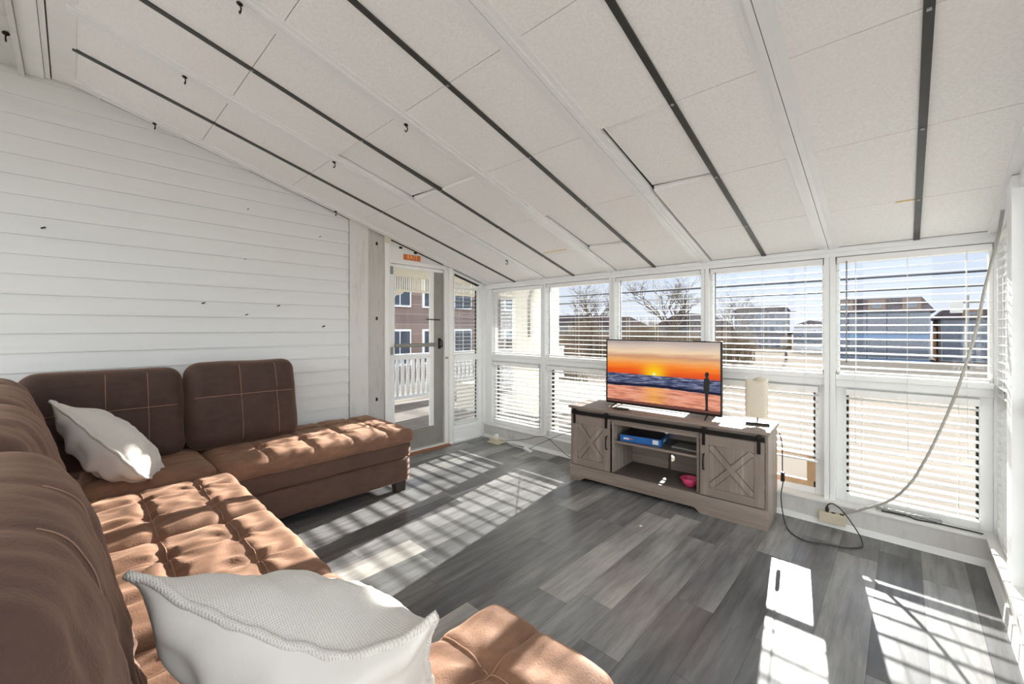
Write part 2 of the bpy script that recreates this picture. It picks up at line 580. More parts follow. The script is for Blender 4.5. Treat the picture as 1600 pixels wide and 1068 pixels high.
# black channels and white rafters
pos = ['nearest the siding wall', 'second from the siding wall', 'third from the siding wall', 'fourth from the siding wall, above the television', 'farthest right, above the lamp side windows']
k = 1
for i, x in enumerate(strips):
    y0 = 0.0 if i else 0.0
    mb = MB().prism(slope_poly(y0, 3.535, -0.008, 0.02), 'X', x - 0.014, x + 0.014)
    o = struct('trim_%d' % k, mb, 'black_channel', 'black metal channel on the sloping ceiling, ' + pos[i], 'trim'); k += 1
    sc = MB()
    for j in (2, 3, 4, 5, 6):
        y = joints[j]
        sc.box(x - 0.006, x + 0.006, y - 0.006, y + 0.006, ceil_z(y) - 0.012, ceil_z(y) - 0.004)
    sc.build('screw', 'grey_metal', o)
rpos = ['along the siding wall', 'second from the siding wall', 'third from the siding wall', 'above the left side of the television', 'above the tall post right of the lamp', 'along the right wall']
for i, x in enumerate(rafters):
    mb = MB()
    x = max(x, -3.745) if i == 0 else x
    if i == 5:
        mb.prism(slope_poly(-0.02, 3.56, -0.012, 0.03), 'X', 0.345, 0.47)
    else:
        for s_ in (-1, 1):
            xa, xb = sorted((x + s_ * 0.0015, x + s_ * 0.026))
            mb.prism(slope_poly(-0.02, 3.56, -0.012, 0.03), 'X', xa, xb)
            xa, xb = sorted((x + s_ * 0.026, x + s_ * 0.055))
            mb.prism(slope_poly(-0.02, 3.56, -0.005, 0.03), 'X', xa, xb)
    struct('trim_%d' % k, mb, 'vinyl_white', 'white rafter strip on the sloping ceiling, ' + rpos[i], 'trim'); k += 1
# strips that close the upper end of the slope, and the old porch beam with flat boards
mb = MB()
mb.prism([(YT - 0.065, ceil_z(YT) - 0.004), (YT + 0.035, ceil_z(YT + 0.035) - 0.004), (YT + 0.035, ceil_z(YT) + 0.05), (YT - 0.065, ceil_z(YT) + 0.05)], 'X', -3.79, 0.45)
mb.box(-3.79, 0.45, YT - 0.093, YT - 0.071, ZT - 0.012, ZT + 0.05)
struct('trim_%d' % k, mb, 'white_paint', 'white border strip at the top end of the sloping ceiling', 'trim'); k += 1
struct('trim_%d' % k, MB().box(-3.79, 0.45, YT - 0.17, YT - 0.095, ZT - 0.02, ZT + 0.1), 'white_paint', 'white painted beam above the top end of the sloping ceiling', 'trim'); k += 1
struct('trim_%d' % k, MB().box(-3.79, 0.45, YT - 0.195, YT - 0.172, ZT - 0.045, ZT + 0.1), 'weathered_paint', 'cracked white moulding beside the flat porch ceiling boards', 'trim'); k += 1
mb = MB()
y = YT - 0.198
while y > YB - 0.2:
    mb.box(-3.79, 0.45, y - 0.14, y - 0.004, ZT + 0.0, ZT + 0.03)
    y -= 0.144
mb.box(-3.95, 0.5, YB - 0.2, YT - 0.0, ZT + 0.03, ZT + 0.1)
struct('ceiling', mb, 'weathered_paint', 'flat old white boards behind the beam, at the top left', 'ceiling')

# ------------------------------------------------------------------ left wall: siding, trim boards, door, sidelight
mb = MB()
pitch = 0.117
z0 = 1.301 - 12 * pitch
while z0 < ZT + 0.1:
    z1 = z0 + pitch
    za = max(z0, 0.0)
    ya = min(1.785, FY - (za - 1.87) / SL); yb = min(1.785, FY - (min(z1, 9) - 1.87) / SL)
    ya = max(ya, -0.02) if za < ZT + 0.02 else -0.02
    yb = max(yb, -0.02) if z1 < ZT + 0.12 else -0.02
    xo, xi = XL + 0.010, XL - 0.002
    if z1 > 0.01:
        vs = [(xo, YB, za), (xo, ya, za), (xi, yb, z1), (xi, YB, z1), (XL - 0.03, YB, za), (XL - 0.03, ya, za), (XL - 0.03, yb, z1), (XL - 0.03, YB, z1)]
        mb.add(vs, [(0, 1, 2, 3), (7, 6, 5, 4), (0, 4, 5, 1), (1, 5, 6, 2), (2, 6, 7, 3), (3, 7, 4, 0)])
    z0 = z1
mb.prism([(YB, 0), (1.785, 0), (1.785, ceil_z(1.785)), (YT, ZT), (YB, ZT)], 'X', XL - 0.10, XL - 0.031)
wall_l = struct('wall_left', mb, 'siding_paint', 'white painted clapboard wall behind the brown sofa', 'wall')
for (y, z, r) in ((-0.12, 1.94, 0.007), (0.67, 1.52, 0.007), (0.95, 1.44, 0.006), (1.18, 1.52, 0.007), (1.55, 1.35, 0.008), (0.94, 1.88, 0.004), (1.52, 2.15, 0.005), (0.96, 2.28, 0.004)):
    MB().obox((XL + 0.012, y, z), (1, 0, 0), (0, 1, 0.45), (0, -0.45, 1), 0.004, r * 1.6, r * 0.55).build('nail', 'black_metal', wall_l)

def yz_strip(y0, y1, x0, x1, ztop_off=0.0, zb=0.0):
    return MB().prism([(y0, zb), (y1, zb), (y1, ceil_z(y1) + ztop_off), (y0, ceil_z(y0) + ztop_off)], 'X', x0, x1)
# two broad boards between siding and door
wb = struct('trim_%d' % k, yz_strip(1.79, 1.975, XL - 0.1, XL + 0.018), 'weathered_paint', 'broad pale board at the end of the siding', 'trim'); k += 1
wb = struct('trim_%d' % k, yz_strip(1.979, 2.15, XL - 0.1, XL + 0.006), 'grey_trim_paint', 'broad greyed board with three dark screw caps beside the door', 'trim'); k += 1
for z in (2.17, 1.43, 0.63):
    MB().box(XL + 0.004, XL + 0.012, 2.06, 2.078, z - 0.016, z + 0.016).build('screw_cap', 'bronze', wb)
# frame of the door bay: jambs and header with exit sign
mb = yz_strip(2.153, 2.20, XL - 0.12, XL + 0.025)
mb.prism([(2.2, 2.03), (2.975, 2.03), (2.975, ceil_z(2.975)), (2.2, ceil_z(2.2))], 'X', XL - 0.1, XL - 0.03)
mb.prism([(2.975, 0), (3.03, 0), (3.03, ceil_z(3.03)), (2.975, ceil_z(2.975))], 'X', XL - 0.1, XL + 0.01)
mb.box(XL - 0.1, XL - 0.02, 2.20, 2.245, 0, 2.065)
mb.box(XL - 0.1, XL - 0.02, 2.93, 2.975, 0, 2.065)
mb.box(XL - 0.1, XL - 0.012, 2.2, 2.975, 2.005, 2.045)
mb.box(XL - 0.1, XL - 0.01, 2.2, 2.975, 0.0, 0.025)
fr = struct('wall_left_door_bay', mb, 'white_paint', 'white frame and sloping header around the glass door', 'wall')
fr.name = 'wall_left.001'; WLOC['wall_left.001'] = WLOC['wall_left_door_bay']
for y, z in ((2.36, 2.175), (2.54, 2.142)):
    MB().box(XL - 0.032, XL - 0.022, y - 0.016, y + 0.016, z - 0.01, z + 0.01).build('screw_cap', 'bronze', fr)
MB().box(XL + 0.025, XL + 0.045, 2.155, 2.205, 2.19, 2.238).build('corner_bracket', 'beige_plastic', fr)
MB().box(XL - 0.02, XL + 0.05, 2.22, 2.97, 0.0, 0.012).build('threshold', 'threshold_wood', fr)
# exit sign
sg = thing('exit_sign', 'small orange sign reading EXIT above the glass door', 'sign', (XL - 0.03, 2.50, 2.087))
MB().box(XL - 0.0295, XL - 0.024, 2.395, 2.605, 2.058, 2.116).build('plate', 'exit_orange', sg, 0.001)
cu = bpy.data.curves.new('letters', 'FONT'); cu.body = 'EXIT'; cu.size = 0.052; cu.extrude = 0.0008; cu.align_x = 'CENTER'; cu.align_y = 'CENTER'; cu.space_character = 1.25
cu.offset = 0.0008
tmp = bpy.data.objects.new('tmp', cu)
me = bpy.data.meshes.new_from_object(tmp)
bpy.data.objects.remove(tmp)
lt = bpy.data.objects.new('lettering', me); COL.objects.link(lt); me.materials.append(M['exit_letter'])
lt.parent = sg; lt.location = (0.0072, 0, 0); lt.rotation_euler = (radians(90), 0, radians(90))
# door leaf
dr = props(thing('door_1', 'glazed storm door to the porch with grey lower rail', 'door', (XL - 0.06, 2.25, 0.03)), kind='structure')
mb = MB()
mb.box(XL - 0.085, XL - 0.05, 2.25, 2.305, 0.03, 2.003)
mb.box(XL - 0.085, XL - 0.05, 2.305, 2.925, 1.965, 2.003)
mb.build('door_frame', 'vinyl_white', dr, 0.003)
MB().box(XL - 0.085, XL - 0.05, 2.305, 2.925, 0.03, 0.24).build('kick_rail', 'door_grey', dr, 0.003)
mb = MB().box(XL - 0.085, XL - 0.045, 2.80, 2.925, 0.24, 1.965)
mb.build('latch_stile', 'door_grey', dr, 0.003)
MB().box(XL - 0.08, XL - 0.05, 2.752, 2.80, 0.24, 1.965).build('glazing_bead', 'white_paint', dr, 0.002)
MB().box(XL - 0.085, XL - 0.052, 2.305, 2.925, 1.0, 1.035).build('middle_bar', 'vinyl_white', dr, 0.003)
MB().box(XL - 0.072, XL - 0.068, 2.305, 2.752, 0.24, 1.965).build('pane', 'glass', dr)
mb = MB().tube([(XL - 0.035, 2.30, 1.15), (XL - 0.035, 2.80, 1.15)], 0.02, 8)
mb.build('door_closer', 'door_grey', dr)
h = MB().box(XL - 0.046, XL - 0.035, 2.855, 2.885, 1.10, 1.22)
h.tube([(XL - 0.036, 2.87, 1.12), (XL + 0.005, 2.87, 1.125), (XL + 0.012, 2.87, 1.16), (XL + 0.005, 2.87, 1.195), (XL - 0.036, 2.87, 1.20)], 0.007, 8)
h.build('handle', 'black_metal', dr)
MB().obox((XL - 0.03, 2.78, 1.43), (1, 0, 0), (0, 1, -0.02), (0, 0.02, 1), 0.006, 0.09, 0.006).build('bolt', 'black_metal', dr)
for z in (1.93, 1.10, 0.3):
    MB().box(XL - 0.05, XL - 0.012, 2.236, 2.266, z - 0.04, z + 0.04).build('hinge', 'hinge_grey', dr, 0.002)
MB().box(XL - 0.02, XL - 0.005, 2.935, 2.965, 0.985, 1.005).build('strike', 'hinge_grey', dr, 0.001)

# ------------------------------------------------------------------ front wall
mb = MB().box(XL - 0.1, XR + 0.1, 3.52, 3.66, 0.0, SILL)
struct('wall_front', mb, 'weathered_paint', 'low white knee wall under the front windows', 'wall')
struct('trim_%d' % k, MB().box(XL + 0.0, XR + 0.04, 3.498, 3.66, SILL, SILL + 0.014), 'white_paint', 'white sill board under the front windows', 'trim'); k += 1
mb = MB().prism([(3.49, 0), (3.52, 0), (3.52, 0.032), (3.512, 0.032)], 'X', XL + 0.02, XR)
struct('baseboard_front', mb, 'vinyl_white', 'narrow white strip at the foot of the front knee wall', 'baseboard')
ZS = SILL + 0.014
mb = MB().prism([(3.545, 1.815), (3.66, 1.815), (3.66, ceil_z(3.66) + 0.03), (3.545, ceil_z(3.545) + 0.03)], 'X', XL - 0.1, 0.47)
mb.box(XL, 0.36, 3.535, 3.545, 1.845, 1.875)
struct('trim_%d' % k, mb, 'vinyl_white', 'white header along the top of the front windows', 'trim'); k += 1
ppos = ['between the first and second windows from the door corner', 'left of the window behind the television', 'behind the right half of the television', 'tall and white, right of the lamp']
for x, lb in zip(POSTS, ppos):
    mb = MB()
    for s_ in (-1, 1):
        xa, xb = sorted((x + s_ * 0.002, x + s_ * 0.03))
        mb.box(xa, xb, 3.548, 3.66, ZS, 1.815)
    mb.box(x - 0.002, x + 0.002, 3.556, 3.65, ZS, 1.815)
    struct('trim_%d' % k, mb, 'vinyl_white', 'window post ' + lb, 'trim'); k += 1
mb = MB().box(-3.90, -3.70, 3.56, 3.66, ZS, 1.815)
mb.box(XL - 0.1, XL + 0.0, 3.50, 3.56, 0, 1.89)
struct('trim_%d' % k, mb, 'vinyl_white', 'white corner post between the sidelight and the front windows', 'trim'); k += 1
struct('trim_%d' % k, MB().box(0.375, 0.47, 3.575, 3.66, ZS, 1.86), 'vinyl_white', 'white corner post at the right end of the front windows', 'trim'); k += 1

bays = [(-3.70, -2.91), (-2.85, -2.06), (-2.00, -1.21), (-1.15, -0.395), (-0.335, 0.375)]
wdesc = ['in the corner by the door', 'second from the door corner', 'behind the television', 'behind the lamp', 'wide, right of the tall post']

SLAT_W = 0.050
def slats(mbd, p0, p1, out, z0, z1, pitch, tilt, wav=0.0, seed=0, ztop=None):
    """horizontal slats between points p0,p1 (xy); out = outward unit vector (xy); each a thin crowned board"""
    rnd = random.Random(seed)
    o = Vector((out[0], out[1], 0))
    a = Vector((p0[0], p0[1], 0)); b = Vector((p1[0], p1[1], 0))
    z = z0
    i = 0
    while z < z1:
        t = tilt + rnd.uniform(-0.025, 0.025)
        ea, eb = rnd.uniform(-1, 1) * wav, rnd.uniform(-1, 1) * wav
        bb = b
        if ztop is not None:
            # sloped top: cut the slat where the roof passes
            bb = ztop(a, b, z)
            if bb is None:
                z += pitch
                continue
        vs = []
        segs = 4
        for j, P in enumerate((a, bb)):
            dz = (ea, eb)[j]
            for lay in (0, 1):
                for s_ in range(segs + 1):
                    w = (s_ / segs - 0.5) * SLAT_W
                    crown = 0.0022 * (1 - (2 * s_ / segs - 1) ** 2)
                    vs.append(P + o * (w * cos(t)) + Vector((0, 0, z + dz + w * sin(t) + crown - lay * 0.0022)))
        n1 = segs + 1
        fs = []
        for s_ in range(segs):
            fs.append((s_, s_ + 1, 2 * n1 + s_ + 1, 2 * n1 + s_))
            fs.append((n1 + s_, 3 * n1 + s_, 3 * n1 + s_ + 1, n1 + s_ + 1))
        fs.append((0, 2 * n1, 3 * n1, n1)); fs.append((segs, n1 + segs, 3 * n1 + segs, 2 * n1 + segs))
        fs.append(tuple(range(n1)) + tuple(range(2 * n1 - 1, n1 - 1, -1)))
        fs.append(tuple(range(3 * n1 - 1, 2 * n1 - 1, -1)) + tuple(range(3 * n1, 4 * n1)))
        mbd.add(vs, fs, False)
        z += pitch
        i += 1

TILT = radians(7)
def blind(x0, x1, z0, z1, y, label, group, wand=None, tail=0.0, tilt=TILT, wav=0.0, seed=0, pitch=0.0465):
    t = thing('window_blind', label, 'blind', ((x0 + x1) / 2, y, z0), group)
    MB().box(x0, x1, y - 0.027, y + 0.027, z1 - 0.04, z1).build('headrail', 'slat_white', t, 0.002)
    m_ = MB()
    slats(m_, (x0, y), (x1, y), (0, 1), z0 + 0.045, z1 - 0.055, pitch, tilt, wav, seed)
    m_.build('slats', 'slat_white', t)
    MB().box(x0, x1, y - 0.026, y + 0.026, z0, z0 + 0.014).build('bottom_rail', 'slat_white', t, 0.003)
    L_ = x1 - x0
    for f in ((0.14, 0.5, 0.86) if L_ > 0.5 else (0.2, 0.8)):
        xx = x0 + L_ * f
        m_ = MB()
        for yy in (y - 0.0275, y + 0.0275):
            m_.tube([(xx, yy, z0 + 0.005), (xx, yy, z1 - 0.03)], 0.0012, 5)
        if tail:
            m_.tube([(xx, y - 0.0275, z0), (xx, 3.541, z0 - 0.05), (xx + 0.002, 3.540, z0 - tail)], 0.0012, 5)
        m_.build('ladder_cord', 'cord_white', t)
    if wand:
        xx, zb = wand
        MB().tube([(xx, y - 0.036, z1 - 0.03), (xx, y - 0.038, zb)], 0.0045, 8).build('tilt_wand', 'wand_grey', t)
    return t

G1 = 'slatted blinds in the upper front windows'
G2 = 'slatted blinds in the lower front windows'
for i, (x0, x1) in enumerate(bays):
    w = thing('window_%d' % (i + 1), 'front window ' + wdesc[i], 'window', ((x0 + x1) / 2, 3.61, ZS), kind='structure')
    # upper frame
    mb = MB()
    f = 0.018
    mb.box(x0, x0 + f, 3.60, 3.65, 1.02, 1.815)
    mb.box(x1 - f, x1, 3.60, 3.65, 1.02, 1.815)
    mb.box(x0 + f, x1 - f, 3.60, 3.65, 1.79, 1.815)
    mb.build('upper_frame', 'vinyl_white', w, 0.002)
    mb = MB().box(x0, x1, 3.575, 3.65, 0.935, 1.02)
    mb.box(x0, x1, 3.56, 3.575, 0.985, 1.02)
    mb.build('middle_rail', 'vinyl_white', w, 0.003)
    g = 0.055
    mb = MB()
    mb.box(x0, x0 + g, 3.60, 3.65, ZS, 0.935)
    mb.box(x1 - g, x1, 3.60, 3.65, ZS, 0.935)
    mb.box(x0 + g, x1 - g, 3.60, 3.65, 0.885, 0.935)
    mb.box(x0 + g, x1 - g, 3.60, 3.65, ZS, ZS + 0.045)
    mb.build('lower_sash', 'vinyl_white', w, 0.003)
    for xa in ((x0 + g, x0 + g + 0.012), (x1 - g - 0.012, x1 - g)):
        MB().box(xa[0], xa[1], 3.604, 3.63, ZS + 0.045, 0.885).build('dark_strip', 'dark_gap', w)  # dark strip standing in for the shaded sash side behind slat ends
    MB().box(x0 + f, x1 - f, 3.632, 3.636, 1.02, 1.79).build('upper_pane', 'glass', w)
    MB().box(x0 + g, x1 - g, 3.632, 3.636, ZS + 0.045, 0.885).build('lower_pane', 'glass', w)
    lab = 'white slatted blind in the upper part of the window ' + wdesc[i]
    wd = (x0 + (0.06 if i != 3 else 0.05), 1.05 if i != 4 else 1.1) if i != 0 else None
    blind(x0 + 0.008, x1 - 0.008, 1.028, 1.812, 3.59 if i else 3.59, lab, G1, wd, 0.45 if i >= 3 else 0.0, seed=i)
    zb = ZS + 0.05 if i != 3 else ZS + 0.235
    lab = 'white slatted blind in the lower part of the window ' + wdesc[i]
    blind(x0 + g - 0.02 if i != 4 else x0 + g, x1 - g + 0.02 if i != 4 else x1 - g, zb, 0.925, 3.57, lab, G2, tilt=radians(9 if i != 0 else 4), wav=0.0015 if i else 0.004, seed=20 + i)
# raw timber sash bar behind the half raised blind, behind the stand's right end
mb = MB().box(-1.05, -0.46, 3.60, 3.63, ZS + 0.045, ZS + 0.085)
mb.box(-0.50, -0.449, 3.60, 3.63, ZS + 0.085, ZS + 0.25)
mb.box(-1.05, -0.46, 3.605, 3.63, ZS + 0.25, ZS + 0.265)
mb.build('wood_insert', 'raw_wood', None, 0.002, label='unpainted wood frame low in the window right of the stand', cat='frame')

# ------------------------------------------------------------------ sidelight beside the door (window_6)
sl = thing('window_6', 'narrow sidelight between the door and the corner, with sloped top', 'window', (XL - 0.06, 3.27, 0), kind='structure')
mb = MB()
mb.box(XL - 0.09, XL + 0.0, 3.03, 3.50, 0.0, 0.15)
mb.box(XL - 0.09, XL - 0.02, 3.03, 3.07, 0.15, ceil_z(3.05) - 0.01)
mb.box(XL - 0.09, XL - 0.02, 3.45, 3.50, 0.15, ceil_z(3.47) - 0.01)
mb.box(XL - 0.09, XL - 0.015, 3.07, 3.45, 0.95, 1.02)
mb.box(XL - 0.09, XL - 0.03, 3.07, 3.45, 0.15, 0.19)
mb.prism([(3.03, ceil_z(3.03) - 0.035), (3.50, ceil_z(3.50) - 0.035), (3.50, ceil_z(3.50)), (3.03, ceil_z(3.03))], 'X', XL - 0.09, XL - 0.01)
mb.build('side_frame', 'vinyl_white', sl, 0.002)
MB().prism([(3.07, ceil_z(3.07) - 0.045), (3.45, ceil_z(3.45) - 0.045), (3.45, ceil_z(3.45) - 0.03), (3.07, ceil_z(3.07) - 0.03)], 'X', XL - 0.06, XL - 0.012).build('dark_strip', 'dark_gap', sl)
MB().box(XL - 0.075, XL - 0.068, 3.437, 3.45, 0.19, 1.80).build('dark_strip', 'dark_gap', sl)  # dark strip painting the shade behind the sidelight's slat ends
MB().box(XL + 0.0002, XL + 0.004, 3.031, 3.037, 0.02, 1.98).build('dark_strip', 'dark_gap', sl)  # dark strip drawn as the shaded gap beside the trim
MB().prism([(3.07, 0.19), (3.45, 0.19), (3.45, ceil_z(3.45) - 0.035), (3.07, ceil_z(3.07) - 0.035)], 'X', XL - 0.078, XL - 0.074).build('pane', 'glass', sl)
t = thing('window_blind', 'narrow white slatted blind in the sidelight beside the door', 'blind', (XL - 0.045, 3.26, 0.2))
mb = MB()
slats(mb, (XL - 0.042, 3.08), (XL - 0.042, 3.435), (-1, 0), 0.23, 0.93, 0.0465, radians(4), 0, 5)
mb.build('slats', 'slat_white', t)
mb = MB()
slats(mb, (XL - 0.042, 3.08), (XL - 0.042, 3.435), (-1, 0), 1.05, 1.78, 0.0465, radians(4), 0, 6)
mb.build('slats', 'slat_white', t)
MB().box(XL - 0.065, XL - 0.02, 3.08, 3.435, 1.80, 1.83).build('headrail', 'slat_white', t, 0.002)
MB().box(XL - 0.065, XL - 0.02, 3.08, 3.435, 0.20, 0.213).build('bottom_rail', 'slat_white', t, 0.002)
mb = MB()
for yy in (3.14, 3.37):
    mb.tube([(XL - 0.014, yy, 0.21), (XL - 0.014, yy, 1.8)], 0.0012, 5)
mb.build('ladder_cord', 'cord_white', t)
MB().box(XL + 0.0, XL + 0.02, 3.04, 3.49, 0.0, 0.02).build('baseboard_left', 'vinyl_white', None, label='narrow white strip under the sidelight', cat='baseboard', kind='structure')

# ------------------------------------------------------------------ right wall
mb = MB().box(XR, XR + 0.1, YB, 3.52, 0, SILL)
struct('wall_right', mb, 'weathered_paint', 'low white knee wall along the right side', 'wall')
struct('trim_%d' % k, MB().box(XR - 0.022, XR + 0.13, YB, 3.50, SILL, ZS), 'white_paint', 'white sill board along the right wall', 'trim'); k += 1
mb = MB().prism([(XR, 0), (XR - 0.028, 0), (XR - 0.01, 0.032), (XR, 0.032)], 'Y', YB, 3.49)
struct('baseboard_right', mb, 'vinyl_white', 'narrow white strip at the foot of the right knee wall', 'baseboard')
# sloped head rail, posts every bay
mb = MB().prism([(-0.02, ceil_z(-0.02) - 0.11), (3.60, ceil_z(3.60) - 0.07), (3.60, ceil_z(3.60) + 0.03), (-0.02, ceil_z(-0.02) + 0.03)], 'X', XR + 0.022, XR + 0.12)
struct('trim_%d' % k, mb, 'vinyl_white', 'sloping white head rail on the right wall', 'trim'); k += 1
ry = [3.00, 2.1, 1.2, 0.3, -0.6, -1.5, -2.4]
for i, y in enumerate(ry):
    zt = min(ceil_z(y), ZT) + 0.0
    mb = MB()
    mb.box(XR - 0.0, XR + 0.10, y - 0.065, y - 0.002, ZS, zt)
    mb.box(XR - 0.0, XR + 0.10, y + 0.002, y + 0.055, ZS, zt)
    mb.box(XR + 0.01, XR + 0.09, y - 0.002, y + 0.002, ZS, zt)
    if i == 0:
        struct('trim_%d' % k, mb, 'vinyl_white', 'broad white window post at the right edge', 'trim'); k += 1
    else:
        struct('trim_%d' % k, mb, 'vinyl_white', 'white window post of the right wall at %.1f m from the front corner' % (3.5 - y), 'trim'); k += 1
for i in range(len(ry)):
    ya = ry[i] + 0.055
    yb = ry[i - 1] - 0.065 if i else 3.575
    w = thing('window_%d' % (7 + i), 'right wall window' + (' next to the corner' if i == 0 else ' beside the seating'), 'window', (XR + 0.08, (ya + yb) / 2, ZS), kind='structure')
    zt0 = min(ceil_z(ya), ZT) - 0.08; zt1 = min(ceil_z(yb), ZT) - 0.08
    mb = MB()
    mb.box(XR + 0.05, XR + 0.10, ya, yb, 0.935, 1.02)
    mb.box(XR + 0.05, XR + 0.10, ya, ya + 0.03, ZS, zt0)
    mb.box(XR + 0.05, XR + 0.10, yb - 0.03, yb, ZS, zt1)
    mb.box(XR + 0.05, XR + 0.10, ya + 0.03, yb - 0.03, ZS, ZS + 0.04)
    mb.build('side_frame', 'vinyl_white', w, 0.002)
    MB().prism([(ya + 0.03, ZS + 0.04), (yb - 0.03, ZS + 0.04), (yb - 0.03, zt1), (ya + 0.03, zt0)], 'X', XR + 0.082, XR + 0.086).build('pane', 'glass', w)
# blind on the right wall, next to the corner
t = thing('window_blind', 'white slatted blind on the right wall beside the corner, seen end on', 'blind', (XR + 0.05, 3.3, 0.2))
mb = MB()
slats(mb, (XR + 0.045, 3.07), (XR + 0.045, 3.545), (1, 0), 0.22, 1.77, 0.0465, radians(5), 0, 9)
mb.build('slats', 'slat_white', t)
MB().box(XR + 0.018, XR + 0.07, 3.07, 3.545, 1.80, 1.84).build('headrail', 'slat_white', t, 0.002)
MB().box(XR + 0.02, XR + 0.07, 3.07, 3.545, 0.175, 0.19).build('bottom_rail', 'slat_white', t, 0.002)
for yy in (3.14, 3.30, 3.47):
    MB().tube([(XR + 0.016, yy, 0.18), (XR + 0.016, yy, 1.8)], 0.0013, 5).build('ladder_cord', 'cord_white', t)

# unseen wall behind the camera; long window band added to let in fill light
mb = MB().box(-3.9, 0.46, YB - 0.1, YB, 0, 0.5)
mb.box(-3.9, 0.46, YB - 0.1, YB, 2.7, ZT)
for x in (-3.85, -2.8, -1.7, -0.6, 0.42):
    mb.box(x - 0.05, x + 0.05, YB - 0.1, YB, 0.5, 2.7)
struct('wall_back', mb, 'white_paint', 'unseen white wall behind the seating, window band added for fill light', 'wall')

# ------------------------------------------------------------------ stand
ST_ROT = math.atan2(3.13 - 3.04, 1.51)
SX, SY = -1.41, 3.285  # centre of the stand
st = thing('television_stand', 'grey oak barn-door television stand in front of the windows', 'stand', (SX, SY, 0))
WLOC[st.name] = Vector((0, 0, 0))
W2, D2, HT = 0.755, 0.20, 0.652
# local coordinates: x along width, y depth (front = -D2)
MB().box(-W2 - 0.012, W2 + 0.012, -D2 - 0.015, D2, HT - 0.022, HT).build('top', 'oak_x', st, 0.002)
for s_ in (-1, 1):
    xa, xb = sorted((s_ * W2, s_ * (W2 - 0.018)))
    MB().box(xa, xb, -D2 + 0.01, D2, 0.0, HT - 0.022).build('side_panel', 'oak_z', st, 0.001)
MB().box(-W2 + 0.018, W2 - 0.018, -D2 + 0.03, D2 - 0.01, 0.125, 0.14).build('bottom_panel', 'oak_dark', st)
# front plinth with a shallow arch
pl = [(-W2, 0.0), (-W2 + 0.09, 0.0), (-W2 + 0.15, 0.035), (W2 - 0.46, 0.035), (W2 - 0.42, 0.0), (W2, 0.0), (W2, 0.135), (-W2, 0.135)]
MB().prism(pl, 'Y', -D2 - 0.008, -D2 + 0.012).build('plinth', 'oak_x', st, 0.0015)
MB().box(-W2 + 0.018, W2 - 0.018, -D2 + 0.012, -D2 + 0.024, 0.03, 0.13).build('plinth_backing', 'oak_dark', st)
# top fascia behind the rail
MB().box(-W2 + 0.018, W2 - 0.018, -D2 + 0.02, -D2 + 0.038, 0.535, HT - 0.022).build('top_rail', 'oak_x', st, 0.001)
# uprights of the open bay
XA, XB = -0.355, 0.315
for x in (XA, XB):
    MB().box(x - 0.009, x + 0.009, -D2 + 0.015, D2 - 0.012, 0.14, 0.60).build('divider', 'oak_z', st, 0.001)
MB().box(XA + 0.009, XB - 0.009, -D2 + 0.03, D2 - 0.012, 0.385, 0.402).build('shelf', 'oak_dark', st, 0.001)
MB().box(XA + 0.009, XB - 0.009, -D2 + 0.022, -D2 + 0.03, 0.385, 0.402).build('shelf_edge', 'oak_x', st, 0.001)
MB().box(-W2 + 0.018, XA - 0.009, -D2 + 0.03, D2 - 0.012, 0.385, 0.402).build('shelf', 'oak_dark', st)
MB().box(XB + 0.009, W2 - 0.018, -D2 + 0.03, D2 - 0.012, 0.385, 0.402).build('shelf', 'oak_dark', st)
# back panel with round cable holes in the open bay
bm = bmesh.new()
def holed_panel(holes, x0, x1, z0, z1, y, th):
    m_ = MB()
    cuts = sorted(holes)
    px = x0
    for (hx, hz, r) in cuts:
        a, b = hx - r * 1.15, hx + r * 1.15
        c, d = hz - r * 1.15, hz + r * 1.15
        m_.box(px, a, y, y + th, z0, z1)
        m_.box(a, b, y, y + th, z0, c)
        m_.box(a, b, y, y + th, d, z1)
        seg = 24
        # square ring with round hole
        vs = []; fs = []
        for yy in (y, y + th):
            for q in range(seg):
                t_ = 2 * pi * q / seg
                cx_, cz_ = cos(t_), sin(t_)
                m2 = max(abs(cx_), abs(cz_))
                vs.append((hx + cx_ / m2 * r * 1.15, yy, hz + cz_ / m2 * r * 1.15))
                vs.append((hx + cx_ * r, yy, hz + cz_ * r))
        for q in range(seg):
            q2 = (q + 1) % seg
            fs.append((2 * q, 2 * q2, 2 * q2 + 1, 2 * q + 1))
            fs.append((2 * seg + 2 * q, 2 * seg + 2 * q + 1, 2 * seg + 2 * q2 + 1, 2 * seg + 2 * q2))
            fs.append((2 * q + 1, 2 * q2 + 1, 2 * seg + 2 * q2 + 1, 2 * seg + 2 * q + 1))
        m_.add(vs, fs)
        px = b
    m_.box(px, x1, y, y + th, z0, z1)
    return m_
bm.free()
hp = holed_panel([(-0.035, 0.455, 0.026), (0.0, 0.235, 0.026)], -W2 + 0.018, W2 - 0.018, 0.03, HT - 0.022, D2 - 0.010, 0.006)
hp.build('back_panel', 'oak_x', st)
